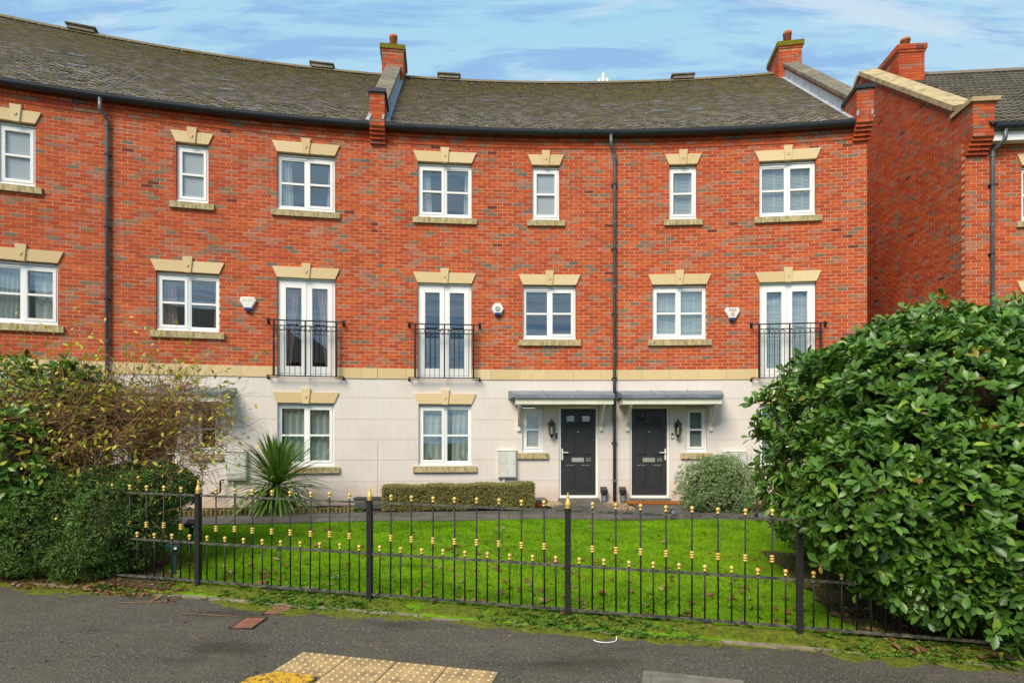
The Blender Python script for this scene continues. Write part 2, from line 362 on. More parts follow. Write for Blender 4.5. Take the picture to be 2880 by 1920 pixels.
def m_pane(name, refl, tint, frost=None):
    n = N(name); g = n.add('ShaderNodeBsdfGlossy', Roughness=.015); g.inputs['Color'].default_value = (.93, .96, 1, 1)
    p = n.pos(); bp = n.add('ShaderNodeBump', Strength=.035, Distance=.05); n.ln(n.noise(p, 1.1, 2), bp.inputs['Height']); n.ln(bp.outputs[0], g.inputs['Normal'])
    if frost: t = n.add('ShaderNodeBsdfDiffuse'); t.inputs['Color'].default_value = (*frost, 1)
    else: t = n.add('ShaderNodeBsdfTransparent'); t.inputs['Color'].default_value = (*tint, 1)
    fr = n.add('ShaderNodeLayerWeight', Blend=.5); k = n.math('ADD', n.math('POWER', fr.outputs['Facing'], 5.0), refl)
    mx = n.add('ShaderNodeMixShader'); n.ln(k, mx.inputs[0]); n.ln(t.outputs[0], mx.inputs[1]); n.ln(g.outputs[0], mx.inputs[2]); n.ln(mx.outputs[0], n.o.inputs[0]); return n.m
MT['pane'] = m_pane('window_glass', .15, (.8, .84, .84))
MT['frosted'] = m_pane('frosted_glass', .12, (1, 1, 1), (.30, .325, .33))
MT['lampglass'] = m_pane('lantern_glass', .08, (.8, .78, .7))
MT['flower'] = plain('white_petal', (.7, .62, .66), .6, .2)
MT['cable'] = plain('white_cable', (.75, .76, .76), .5, .3)
# ---------------------------------------------------------------- where things stand
R, CX, CY = 36.0, 1.78, 12.98-36.0                       # the crescent's front wall is an arc
def arc(s, d, z):                                         # s along the wall, d out of the wall, z up
    t = s/R; r = R-d; return (CX+r*math.sin(t), CY+r*math.cos(t), z)
def yf(x): return 5.713-.2187*x                           # line of the railings
def pave(x): return -.015-.0159*x                         # pavement falls gently to the right
def yback(x, d=2.80): return CY+math.sqrt((R-d)**2-(x-CX)**2)
PATH_Z = .34
def ground(x, y):
    a = yf(x); b = yback(x); t = min(1, max(0, (y-a)/(b-a))); z0 = pave(x)+.06
    if y < a: return z0-.06*min(1, (a-y)/.33)
    return z0+(PATH_Z-.02-z0)*(t*.75+.25*t*t*(3-2*t))

# ---------------------------------------------------------------- ground, pavement, path, lawn
def sheet(name, mat, xs, rows, fy, fz):
    V = [(x, fy(x, t), fz(x, fy(x, t))) for x in xs for t in rows]; n = len(rows)
    F = [(i*n+j, (i+1)*n+j, (i+1)*n+j+1, i*n+j+1) for i in range(len(xs)-1) for j in range(n-1)]
    me = np_mesh(name, V, F, smooth=True); me.materials.append(mat); o = link(name, me); tag(o, kind='structure'); return o
g = MB().quad((-600, -300, -.5), (600, -300, -.5), (600, 900, -.5), (-600, 900, -.5)).build('ground', MT['ground']); tag(g, kind='structure')
XS = list(np.linspace(-16, 14, 61))
sheet('pavement', MT['asphalt'], list(np.linspace(-30, 30, 61)), list(np.linspace(0, 1, 12)), lambda x, t: -6+(yf(x)-.25+6)*t, lambda x, y: pave(x))
def lawn_z(x, y): return ground(x, y)+.012*math.sin(x*2.1+y)*math.sin(y*1.7)-.004
lw = sheet('lawn', MT['lawn'], list(np.linspace(-15, 13.5, 120)), list(np.linspace(0, 1, 40)), lambda x, t: yf(x)-.26+(yback(x)-yf(x)+.26)*t, lawn_z)
def arcsheet(name, mat, s0, s1, d0, d1, z, n=40, parent=None):
    mb = MB()
    for i in range(n):
        a = s0+(s1-s0)*i/n; b = s0+(s1-s0)*(i+1)/n
        mb.quad((a, d1, z), (b, d1, z), (b, d0, z), (a, d0, z))
    return mb.build(name, mat, parent, arc)
bed = arcsheet('planting_bed', MT['soil'], -15, 12, -.3, 2.82, PATH_Z-.035); tag(bed, kind='structure')
path = arcsheet('path', MT['edging'], -15, 9, 1.62, 2.80, PATH_Z-.018); tag(path, kind='structure')
def slab_row(s0, s1, d0, d1, n):
    L = (s1-s0)/n
    for i in range(n):
        mb = MB(); a = s0+i*L+.006; b = s0+(i+1)*L-.006; h = PATH_Z+random.uniform(-.004, .004)
        mb.box(a, b, d0+.006, d1-.006, PATH_Z-.05, h, random.random()); mb.build('slab', MT['slab'], path, arc)
slab_row(-13.2, 8.4, 1.62, 2.21, 30); slab_row(-13.5, 8.1, 2.21, 2.80, 30)
for a, b, n in ((-1.02, .32, 2), (.78, 2.1, 2), (-9.6, -8.4, 2)):
    for d0 in (.02, .82): slab_row(a, b, d0, d0+.8, n)

# ---------------------------------------------------------------- house building blocks
BR_L, BR_H = .225, .075
TMPL = {}
def brick_tmpl(mat):
    if mat.name in TMPL: return TMPL[mat.name]
    out = []
    for i in range(20):
        mb = MB(); mb.box(-.1065, .1065, 0, .10, 0, .063, (i+.5)/20); me = mb.mesh('brick'); me.materials.append(mat); out.append(me)
    TMPL[mat.name] = out; return out
def courses(s0, s1, z0, nrow, openings, proud=lambda z: 0., clip=None, minlen=.008):
    out = []
    for k in range(nrow):
        za = z0+k*BR_H+.006; zb = za+.063
        lo, hi = s0, s1
        if clip:
            c = clip(zb)
            if c is None: continue
            lo, hi = max(lo, c[0]), min(hi, c[1])
        cuts = sorted((a, b) for a, b, c0, c1 in openings if c0 < zb and c1 > za)
        segs = []; x = lo
        for a, b in cuts:
            if a > x: segs.append((x, min(a, hi)))
            x = max(x, b)
        if x < hi: segs.append((x, hi))
        j = s0-(k % 2)*BR_L/2
        while j < s1:
            a, b = j+.006, j+BR_L-.006
            for p, q in segs:
                aa, bb = max(a, p), min(b, q)
                if bb-aa > minlen: out.append((aa, bb, za, zb, proud(za)))
            j += BR_L
    return out
def lay_bricks(wall, bricks, mp, mat, single=300, ref=Vector((0, 0, EYE))):
    """the bricks that show largest are objects of their own, the others are one joined part"""
    full = [(i, (Vector(mp((b[0]+b[1])/2, 0, b[2]))-ref).length) for i, b in enumerate(bricks) if b[1]-b[0] > .2 and abs(mp((b[0]+b[1])/2, 0, b[2])[0]/max(.1, mp((b[0]+b[1])/2, 0, b[2])[1])) < .86]
    full.sort(key=lambda t: t[1]); keep = set(i for i, _ in full[:single]); T = brick_tmpl(mat); off = wloc(wall)
    nb = MB()
    for i, (a, b, z0, z1, pr) in enumerate(bricks):
        r = random.random(); pr += random.uniform(-.002, .002)
        if i in keep:
            m = (a+b)/2; p = Vector(mp(m, pr, z0)); q = Vector(mp(m+.01, pr, z0)); rz = math.atan2(q.y-p.y, q.x-p.x); inn = Vector(mp(m, pr-.1, z0))-p
            if inn.x*-math.sin(rz)+inn.y*math.cos(rz) < 0: rz += math.pi
            o = link('brick', T[int(r*20)], wall); o.location = p-off; o.rotation_euler = (0, 0, rz)
        else:
            v = [(a, pr, z0), (b, pr, z0), (b, pr, z1), (a, pr, z1), (a, -.1, z0), (b, -.1, z0), (b, -.1, z1), (a, -.1, z1)]
            nb.add(v, [(0, 1, 2, 3), (3, 2, 6, 7), (0, 4, 5, 1), (1, 5, 6, 2), (0, 3, 7, 4)], r)
    o = nb.build('brick_courses', mat, wall, mp); o['kind'] = 'stuff'; return o
def holed(mb, s0, s1, z0, z1, d, openings, step=.6, lip=None, grow=0.):
    ops = [(a-grow, b+grow, c-grow, e+grow) for a, b, c, e in openings]
    ss = sorted(set([s0, s1]+[x for o in ops for x in o[:2] if s0 < x < s1]+list(np.arange(s0+step, s1-.05, step))))
    zs = sorted(set([z0, z1]+[x for o in ops for x in o[2:] if z0 < x < z1]))
    for a, b in zip(ss, ss[1:]):
        for c, e in zip(zs, zs[1:]):
            m, n = (a+b)/2, (c+e)/2
            if any(o[0] < m < o[1] and o[2] < n < o[3] for o in ops): continue
            mb.quad((a, d, c), (b, d, c), (b, d, e), (a, d, e))
            if lip:
                if e == z1: mb.quad((a, d, e), (b, d, e), (b, d-lip, e), (a, d-lip, e))
                if c == z0: mb.quad((a, d, c), (b, d, c), (b, d-lip, c), (a, d-lip, c))
def holed_parts(s0, s1, z0, z1, d, openings, lip, step=.6):
    ss = sorted(set([s0, s1]+[x for o in openings for x in o[:2] if s0 < x < s1]+list(np.arange(s0+step, s1-.05, step)))); zs = sorted(set([z0, z1]+[x for o in openings for x in o[2:] if z0 < x < z1]))
    cells = {(i, j) for i in range(len(ss)-1) for j in range(len(zs)-1) if not any(o[0] < (ss[i]+ss[i+1])/2 < o[1] and o[2] < (zs[j]+zs[j+1])/2 < o[3] for o in openings)}
    out = []
    while cells:
        st = [cells.pop()]; mb = MB()
        while st:
            i, j = st.pop(); a, b, c, e = ss[i], ss[i+1], zs[j], zs[j+1]; mb.quad((a, d, c), (b, d, c), (b, d, e), (a, d, e))
            if e == z1: mb.quad((a, d, e), (b, d, e), (b, d-lip, e), (a, d-lip, e))
            if c == z0: mb.quad((a, d, c), (b, d, c), (b, d-lip, c), (a, d-lip, c))
            for q in ((i+1, j), (i-1, j), (i, j+1), (i, j-1)):
                if q in cells: cells.remove(q); st.append(q)
        out.append(mb)
    return out
def reveal(mb, o, d0, d1, grow=0.):
    a, b, c, e = o[0]-grow, o[1]+grow, o[2]-grow, o[3]+grow
    for p, q, r_, t in (((a, c), (b, c), (b, c), (a, c)), ((a, e), (b, e), (b, e), (a, e)), ((a, c), (a, e), (a, e), (a, c)), ((b, c), (b, e), (b, e), (b, c))):
        mb.quad((p[0], d0, p[1]), (q[0], d0, q[1]), (r_[0], d1, r_[1]), (t[0], d1, t[1]))
def frame4(mb, a, b, c, e, w, d0, d1, wb=None):
    wb = wb or w
    mb.box(a, a+w, d0, d1, c, e); mb.box(b-w, b, d0, d1, c, e); mb.box(a+w, b-w, d0, d1+.0004, c, c+wb); mb.box(a+w, b-w, d0, d1+.0004, e-w, e)
def cloth(mb, a, b, z0, z1, d, folds, amp=.025, lean=0.):
    n = folds*4; P = []
    for i in range(n+1):
        u = a+(b-a)*i/n; dd = d+amp*math.sin(i*math.pi/2)
        P.append((u, dd))
    for (u0, e0), (u1, e1) in zip(P, P[1:]):
        mb.quad((u0, e0, z0), (u1, e1, z0), (u1+lean*(z1-z0), e1, z1), (u0+lean*(z1-z0), e0, z1))
def curtains(win, mp, a, b, c, e, kind):
    def cl(u0, u1, mat, lean=0., nf=None, z0=c-.1):
        mb = MB(); cloth(mb, u0, u1, z0, e+.1, -.165, nf or max(2, int((u1-u0)/.07)), .025, lean); mb.build('curtain', MT[mat], win, mp)
    w = b-a
    if kind == 'sides': cl(a-.05, a+.26*w, 'curtain', -.04); cl(b-.16*w, b+.05, 'curtain', .04)
    elif kind == 'pink': cl(a-.05, a+.30*w, 'pink', -.03); cl(b-.12*w, b+.05, 'pink', .03)
    elif kind == 'pinktie': cl(a-.05, a+.18*w, 'pink', .10); cl(b-.16*w, b+.05, 'pink', -.10)
    elif kind == 'net': cl(a-.05, a+.42*w, 'curtain', .04); cl(b-.36*w, b+.05, 'curtain', -.02, 3)
    elif kind == 'full': cl(a-.05, b+.05, 'greycurtain', 0, 9)
    elif kind == 'grey': cl(a-.05, a+.46*w, 'greycurtain', 0, 4); cl(a+.62*w, b+.05, 'greycurtain', .02, 4)
    elif kind == 'blind':
        mb = MB(); z = c-.02
        while z < e+.05:
            mb.hexa([(a-.02, -.158, z), (b+.02, -.158, z), (b+.02, -.172, z+.026), (a-.02, -.172, z+.026), (a-.02, -.155, z+.002), (b+.02, -.155, z+.002), (b+.02, -.169, z+.028), (a-.02, -.169, z+.028)]); z += .03
        mb.build('venetian_blind', MT['blind'], win, mp)
        tb = MB()
        for u in (a+.30*w, a+.80*w): tb.box(u-.016, u+.016, -.152, -.150, c-.02, e+.05)
        tb.build('blind_tape', MT['blind'], win, mp)
def room(house, mp, a, b, c, e):
    a -= .35; b += .35; c -= .5; e += .3; mb = MB(); d0, d1 = -.135, -2.4
    mb.quad((a, d1, c), (b, d1, c), (b, d1, e), (a, d1, e)); mb.quad((a, d0, c), (a, d1, c), (a, d1, e), (a, d0, e)); mb.quad((b, d0, c), (b, d1, c), (b, d1, e), (b, d0, e))
    mb.quad((a, d0, c), (b, d0, c), (b, d1, c), (a, d1, c)); mb.quad((a, d0, e), (b, d0, e), (b, d1, e), (a, d1, e)); mb.build('room_interior', MT['room'], house, mp)
def window(house, mp, o, cols, kind=None, glass='pane', sash=1, head=.07):
    a, b, c, e = o; e0 = e-head; d0, d1 = -.13, -.06; mb = MB()
    frame4(mb, a+.003, b-.003, c+.03, e0, .045, d0, d1)
    mb.box(a-.0, b+.0, d0, -.022, c+.003, c+.03)                          # plastic sill nose
    mb.box(a+.003, b-.003, d0, -.045, e0+.012, e0+.03); mb.box(a+.003, b-.003, d0, -.10, e0+.031, e-.002)
    xs = [(a+.048, b-.048)] if cols == 1 else [(a+.048, (a+b)/2-.02), ((a+b)/2+.02, b-.048)]
    if cols == 2: mb.box((a+b)/2-.02, (a+b)/2+.02, d0, d1+.001, c+.075, e0-.045)
    panes = []
    for i, (p, q) in enumerate(xs):
        op = (i == sash) or cols == 1
        w = .052 if op else .026; dd = d1+(.014 if op else -.008)
        frame4(mb, p, q, c+.0755, e0-.0455, w, d0+.01, dd)
        zm = (c+e0)/2+.012; mb.box(p+w, q-w, d0+.01, dd-.002, zm-.02, zm+.02)
        panes += [(p+w, q-w, c+.0755+w, zm-.02), (p+w, q-w, zm+.02, e0-.0455-w)]
    win = mb.build('window', MT['upvc'], house, mp)
    for p, q, r_, t in panes:
        MB().box(p-.004, q+.004, -.100, -.094, r_-.004, t+.004).build('pane', MT[glass], win, mp)
    if kind: curtains(win, mp, a, b, c, e0, kind)
    if glass == 'pane': room(house, mp, a, b, c, e)
    return win
def lintel(house, mp, sc_, w, z, h=.225, flare=.10):
    a, b = sc_-w/2, sc_+w/2; mb = MB(); d0, d1 = -.1, .028
    for p0, p1, q0, q1 in ((a-.004, sc_-.064, a-flare, sc_-.088), (sc_+.064, b+.004, sc_+.088, b+flare)):
        mb.hexa([(p0, d0, z), (p1, d0, z), (p1, d1, z), (p0, d1, z), (q0, d0, z+h), (q1, d0, z+h), (q1, d1, z+h), (q0, d1, z+h)], random.random())
    l = mb.build('lintel', MT['stone'], house, mp)
    k = MB(); d2 = .052; p, q = .062, .094; z0, z1 = z-.012, z+h+.085
    k.hexa([(sc_-p, d0, z0), (sc_+p, d0, z0), (sc_+p, d2, z0), (sc_-p, d2, z0), (sc_-q, d0, z1), (sc_+q, d0, z1), (sc_+q, d2, z1), (sc_-q, d2, z1)], random.random())
    zm = z+h*.68; k.prism([(sc_-.03, zm), (sc_+.03, zm), (sc_+.012, zm-.055), (sc_-.012, zm-.055)], 1, d2-.01, d2+.012, .2)
    k.build('keystone', MT['stone'], l, mp); return l
def sill(house, mp, sc_, w, z, h=.14):
    mb = MB(); a, b = sc_-w/2, sc_+w/2
    mb.hexa([(a, -.1, z-h), (b, -.1, z-h), (b, .05, z-h), (a, .05, z-h), (a, -.1, z), (b, -.1, z), (b, .05, z-.016), (a, .05, z-.016)]); return mb.build('sill', MT['sill'], house, mp)
def french_door(house, mp, o, kind):
    a, b, c, e = o; mb = MB(); d0, d1 = -.13, -.055; e0 = e-.045
    frame4(mb, a+.003, b-.003, c+.035, e0, .05, d0, d1); mb.box(a-.002, b+.002, d0, -.02, c+.003, c+.035); mb.box(a+.003, b-.003, d0, -.04, e0+.008, e-.004)
    m = (a+b)/2; panes = []
    for p, q in ((a+.055, m-.004), (m+.004, b-.055)):
        frame4(mb, p, q, c+.087, e0-.052, .105, d0+.01, d1+.012, .15); panes.append((p+.105, q-.105, c+.237, e0-.157))
    w = mb.build('french_door', MT['upvc'], house, mp)
    for p, q, r_, t in panes: MB().box(p-.004, q+.004, -.1, -.094, r_-.004, t+.004).build('pane', MT['pane'], w, mp)
    for sgn in (-1, 1):
        h = MB(); u = m+sgn*.055; h.box(u-.013, u+.013, -.042, -.030, c+.98, c+1.16); h.box(min(u, u+sgn*.10), max(u, u+sgn*.10), -.030, -.012, c+1.09, c+1.108); h.build('handle', MT['white'], w, mp)
    if kind: curtains(w, mp, a, b, c, e0, kind)
    room(house, mp, a, b, c, e); return w
def balcony(house, mp, sc_, z0=3.045, z1=4.20, half=.63, d=.13):
    mb = MB(); t = .009
    for z, h in ((z1, .012), (z1-.105, .006), (z1-.205, .006), (z0, .012)): mb.box(sc_-half, sc_+half, d-t, d+t, z-h, z+h)
    for u in (-1, 1):
        for z in (z1, z0):
            mb.box(sc_+u*half-.02, sc_+u*half+.02, d-.016, d+.016, z0, z1) if z == z0 else None
            x0, x1 = sorted((sc_+u*half, sc_+u*.765)); mb.box(x0, x1, d-.01, d+.01, z-.009, z+.009); mb.box(sc_+u*.765-.012, sc_+u*.765+.012, .0, d+.012, z-.012, z+.012)
            mb.box(sc_+u*.765-.028, sc_+u*.765+.028, .0005, .014, z-.06, z+.06)
    o = mb.build('juliet_balcony', MT['iron'], house, mp)
    n = 12; step = 2*half/n
    for i in range(1, n):
        u = sc_-half+i*step; w = .014 if i == n//2 else .0055
        top = z1 if i in (2, n//2, n-2) else z1-.2
        MB().box(u-w, u+w, d-w, d+w, z0+.012, top).build('bar', MT['iron'], o, mp)
    for i in range(n):
        u = sc_-half+(i+.5)*step; rb = MB(); pts = [(u+.044*math.cos(k*math.pi/8), d, z1-.155+.044*math.sin(k*math.pi/8)) for k in range(17)]
        rb.tube(pts, .0055, 5, False); rb.build('ring', MT['iron'], o, mp)
    return o
def text_mesh(txt, size, depth, name):
    cu = bpy.data.curves.new(name, 'FONT'); cu.body = txt; cu.size = size; cu.extrude = depth; cu.align_x = 'CENTER'; cu.align_y = 'CENTER'; cu.resolution_u = 3
    t = bpy.data.objects.new(name, cu); COL.objects.link(t); bpy.context.view_layer.update()
    me = bpy.data.meshes.new_from_object(t.evaluated_get(bpy.context.evaluated_depsgraph_get())); bpy.data.objects.remove(t); me.name = name; return me
def put_text(txt, size, mat, parent, mp, s, d, z, name, depth=.003, sx=1.0):
    me = text_mesh(txt, size, depth, name); off = wloc(parent)
    for v in me.vertices:
        p = mp(s+v.co.x*sx, d+v.co.z, z+v.co.y); v.co = (p[0]-off.x, p[1]-off.y, p[2]-off.z)
    me.materials.clear(); me.materials.append(mat); return link(name, me, parent)
def front_door(house, mp, sc_, z0, side, number, mat='door', w=.875, h=2.03):
    a, b = sc_-w/2, sc_+w/2; mb = MB(); d0, d1 = -.13, -.045; e = z0+h
    mb.box(a+.003, a+.05, d0, d1, z0, e-.003); mb.box(b-.05, b-.003, d0, d1, z0, e-.003); mb.box(a+.05, b-.05, d0, d1+.0005, e-.055, e-.003); mb.box(a+.05, b-.05, d0, -.02, z0, z0+.055)
    fr = mb.build('door_frame', MT['upvc'], house, mp)
    L, Rr = a+.053, b-.053; D = -.07; lw = Rr-L; z1 = z0+.06
    lf = MB(); lf.box(L, Rr, -.115, D, z1, e-.058); leaf = lf.build('front_door', MT[mat], house, mp)
    def panel(u0, u1, y0, y1):
        p = MB(); A, B = L+u0*lw, L+u1*lw; Z0, Z1 = z1+y0, z1+y1; i = .028
        p.hexa([(A, D-.002, Z0), (B, D-.002, Z0), (B, D-.002, Z1), (A, D-.002, Z1), (A+i, D+.016, Z0+i), (B-i, D+.016, Z0+i), (B-i, D+.016, Z1-i), (A+i, D+.016, Z1-i)])
        p.build('door_panel', MT[mat], leaf, mp)
    for u0, u1 in ((.13, .42), (.57, .86)):
        panel(u0, u1, .16, .68); panel(u0, u1, .88, 1.49)
        A, B = L+(u0+.015)*lw, L+(u1-.005)*lw
        f = MB(); frame4(f, A, B, z1+1.615, z1+1.775, .02, D, D+.014); f.build('pane_frame', MT[mat], leaf, mp)
        MB().box(A+.02, B-.02, D, D+.004, z1+1.635, z1+1.755).build('door_pane', MT['pane'], leaf, mp)
    panel(.12, .86, 1.52, 1.60)
    lb = MB(); m = L+.49*lw; frame4(lb, m-.135, m+.135, z1+.735, z1+.83, .014, D, D+.012); lb.box(m-.118, m+.118, D, D+.008, z1+.751, z1+.814); lb.build('letter_plate', MT['chrome'], leaf, mp)
    put_text(number, .115, MT['chrome'], leaf, mp, m+.235, D+.006, z1+.783, 'number')
    MB().lathe([(.001, 0), (.016, .002), (.016, .012), (.001, .016)], n=10).V and None
    sp = MB(); sp.tube([(L+.5*lw, D, z1+1.40), (L+.5*lw, D+.014, z1+1.40)], .017, 10); sp.build('spy_hole', MT['chrome'], leaf, mp)
    hs = -side                                                            # handle on the side away from the party wall pipe
    u = (L+.03) if hs > 0 else (Rr-.03)
    hd = MB(); hd.box(u-.016, u+.016, D, D+.016, z1+.78, z1+1.03); hd.box(*(sorted((u, u+hs*.13))), D+.016, D+.045, z1+.935, z1+.955); hd.build('handle', MT['white'], leaf, mp)
    return leaf
def canopy(house, mp, s_of):
    def bx(mb, u0, u1, d0, d1, z0, z1):
        x0, x1 = sorted((s_of(u0), s_of(u1))); mb.box(x0, x1, d0, d1, z0, z1)
    mb = MB(); bx(mb, .10, 2.20, .002, .55, 2.46, 2.585)
    cn = mb.build('porch_canopy', MT['cream'], house, mp)
    e = MB(); bx(e, .075, 2.225, .42, .60, 2.586, 2.622); e.build('drip_edge', MT['lead'], cn, mp)
    l = MB(); a0, a1 = s_of(.05), s_of(2.34); b0, b1 = s_of(.08), s_of(2.22); n = 6
    for i in range(n):
        f0, f1 = i/n, (i+1)/n
        A0, A1 = a0+(a1-a0)*f0, a0+(a1-a0)*f1; B0, B1 = b0+(b1-b0)*f0, b0+(b1-b0)*f1
        l.hexa([(A0, .002, 2.60), (A1, .002, 2.60), (B1, .61, 2.622), (B0, .61, 2.622), (A0, .002, 2.79), (A1, .002, 2.79), (B1, .61, 2.66), (B0, .61, 2.66)])
    for f in (.33, .68):
        A = a0+(a1-a0)*f; B = b0+(b1-b0)*f; l.tube([(A, .002, 2.795), (B, .605, 2.665)], .014, 6)
    l.build('lead_roof', MT['lead'], cn, mp)
    for u in (.29, 2.11):
        b = MB(); bx(b, u-.035, u+.035, .002, .045, 1.90, 2.459); bx(b, u-.03, u+.03, .045, .50, 2.41, 2.459)
        x0, x1 = sorted((s_of(u-.026), s_of(u+.026)))
        b.hexa([(x0, .045, 2.0), (x1, .045, 2.0), (x1, .045, 2.10), (x0, .045, 2.10), (x0, .44, 2.409), (x1, .44, 2.409), (x1, .36, 2.409), (x0, .36, 2.409)])
        b.build('bracket', MT['cream'], cn, mp)
    return cn
def downpipe(house, mp, s, ztop, zbot, dx_=-.09, gd=.15):
    mb = MB(); d = .06; r = .036
    mb.tube([(s+dx_, gd, ztop), (s+dx_, gd, ztop-.20), (s+dx_*.9, gd-.01, ztop-.24), (s+dx_*.1, d+.01, ztop-.34), (s, d, ztop-.40), (s, d, zbot)], r, 10)
    dp = mb.build('downpipe', MT['pipe'], house, mp, smooth=True)
    z = ztop-.44
    while z > zbot+.3:
        c = MB(); c.tube([(s, d, z), (s, d, z-.06)], r+.008, 10); c.build('pipe_collar', MT['pipe'], dp, mp)
        q = MB(); q.box(s-.06, s+.06, .001, d, z-.63, z-.605); q.tube([(s, d, z-.60), (s, d, z-.635)], r+.005, 10); q.build('pipe_clip', MT['black'], dp, mp); z -= 1.42
    return dp
def gutter(house, mp, s0, s1, z, d=.13, n=24, r=.075, prof='half'):
    mb = MB(); poly = [(d+r*math.cos(a), z+r*1.45*math.sin(a)) for a in [math.pi+i*math.pi/8 for i in range(9)]]
    poly = [(d-r, z+.012)]+poly[1:-1]+[(d+r, z+.012)]
    for i in range(n):
        a = s0+(s1-s0)*i/n; b = s0+(s1-s0)*(i+1)/n
        for (u, v), (u2, v2) in zip(poly, poly[1:]): mb.quad((a, u, v), (b, u, v), (b, u2, v2), (a, u2, v2))
    for s in (s0, s1): mb.add([(s, u, v) for u, v in poly], [tuple(range(len(poly)))])
    g_ = mb.build('gutter', MT['black'], house, mp)
    for i in range(1, int((s1-s0)/1.05)):
        s = s0+i*1.05; c = MB()
        for (u, v), (u2, v2) in zip(poly, poly[1:]):
            k = 1.07; f = lambda u, v: (d+(u-d)*k, z+(v-z)*k); (p, q), (p2, q2) = f(u, v), f(u2, v2); c.quad((s, p, q), (s+.06, p, q), (s+.06, p2, q2), (s, p2, q2))
        c.build('gutter_union', MT['black'], g_, mp)
    return g_

# roof plane of the crescent: m metres up the slope from the eave, h off the plane
PITCH = math.radians(38.3); EAVE_D, EAVE_Z, RUN = .13, 8.49, 5.43
SL = RUN/math.cos(PITCH); cp, sp_ = math.cos(PITCH), math.sin(PITCH); RIDGE_Z = EAVE_Z+RUN*math.tan(PITCH)
def roofp(s, m, h): return arc(s, EAVE_D-m*cp+h*sp_, EAVE_Z+m*sp_+h*cp)
def roof_xy(x, m, h): return (x, m, h)
def tile_verts(a, b, m):
    # lower end lifted on the course beneath it
    return [(a, m, .004), (b, m, .004), (b, m, .018), (a, m, .018), (a, m+.125, .004), (b, m+.125, .004)]
TF = [(0, 1, 2, 3), (3, 2, 5, 4), (0, 3, 4), (1, 5, 2)]
def tile_roof(house, s0, s1, far_rows=True):
    mb = MB(); n = 16
    for i in range(n):
        a = s0+(s1-s0)*i/n; b = s0+(s1-s0)*(i+1)/n
        mb.quad((a, -.02, 0), (b, -.02, 0), (b, SL, 0), (a, SL, 0)); A, B = arc(a, EAVE_D-2*RUN, EAVE_Z), arc(b, EAVE_D-2*RUN, EAVE_Z)
    roof = mb.build('roof', MT['tileback'], house, roofp)
    bk = MB()
    for i in range(n):
        a = s0+(s1-s0)*i/n; b = s0+(s1-s0)*(i+1)/n
        bk.quad((a, EAVE_D-RUN, RIDGE_Z), (b, EAVE_D-RUN, RIDGE_Z), (b, EAVE_D-2*RUN, EAVE_Z), (a, EAVE_D-2*RUN, EAVE_Z))
    bk.build('rear_slope', MT['tile'], roof, arc)
    W_ = .165; tiles = []
    for k in range(int(SL/.1)):
        m = k*.1; j = s0-(k % 2)*W_/2
        while j < s1:
            a, b = max(j+.003, s0), min(j+W_-.003, s1)
            if b-a > .04: tiles.append((a, b, m))
            j += W_
    fulls = [(i, (Vector(roofp((a+b)/2, m, 0))-Vector((0, 0, EYE))).length) for i, (a, b, m) in enumerate(tiles) if b-a > .155 and abs(roofp(a, m, 0)[0]/roofp(a, m, 0)[1]) < .86]
    fulls.sort(key=lambda t: t[1]); keep = set(i for i, _ in fulls[:300]); nb = MB(); off = wloc(roof)
    key = 'tile'
    if key not in TMPL:
        TMPL[key] = []
        for i in range(12):
            t = MB(); t.add([(x, m_, h) for x, m_, h in tile_verts(-W_/2+.003, W_/2-.003, 0)], TF, (i+.5)/12); me = t.mesh('roof_tile'); me.materials.append(MT['tile']); TMPL[key].append(me)
    for i, (a, b, m) in enumerate(tiles):
        r = random.random(); dm = random.uniform(-.004, .004)
        if i in keep:
            s = (a+b)/2; P = Vector(roofp(s, m+dm, 0)); X = (Vector(roofp(s+.01, m, 0))-P); X.z = 0; X.normalize(); Y = (Vector(roofp(s, m+1, 0))-Vector(roofp(s, m, 0))).normalized(); Z = X.cross(Y)
            o = link('roof_tile', TMPL[key][int(r*12)], roof); M_ = Matrix((X, Y, Z)).transposed().to_4x4(); M_.translation = P-off; o.matrix_local = M_
        else: nb.add(tile_verts(a, b, m+dm), TF, r)
    t = nb.build('tile_courses', MT['tile'], roof, roofp); t['kind'] = 'stuff'
    # moss cushions sitting in the joints
    cnt = int((s1-s0)*330); mo = MB()
    for _ in range(cnt):
        m = random.uniform(.02, SL-.05); 
        if random.random() < .3: m = m**2/SL
        s = random.uniform(s0+.05, s1-.05); r = random.uniform(.010, .022)*(1.4 if random.random() < .12 else 1); k = 5; ph = random.random()
        ring = [(s+r*1.2*math.cos(ph+2*math.pi*i/k), m+r*math.sin(ph+2*math.pi*i/k), .012) for i in range(k)]
        mo.add(ring+[(s, m, .012+r*.95)], [(i, (i+1) % k, k) for i in range(k)], random.random())
    o = mo.build('roof_moss', MT['roofmoss'], roof, roofp); o['kind'] = 'stuff'
    # ridge tiles
    s = s0
    while s < s1-.05:
        e = min(s+.45, s1); q = MB(); pts = [(.11, -.055), (.06, .035), (0, .06), (-.06, .035), (-.11, -.055)]
        for (u, v), (u2, v2) in zip(pts, pts[1:]): q.quad((s+.004, EAVE_D-RUN+u, RIDGE_Z+v+.02), (e-.004, EAVE_D-RUN+u, RIDGE_Z+v+.02), (e-.004, EAVE_D-RUN+u2, RIDGE_Z+v2+.02), (s+.004, EAVE_D-RUN+u2, RIDGE_Z+v2+.02))
        q.build('ridge_tile', MT['tile'], roof, arc); s += .45
    return roof
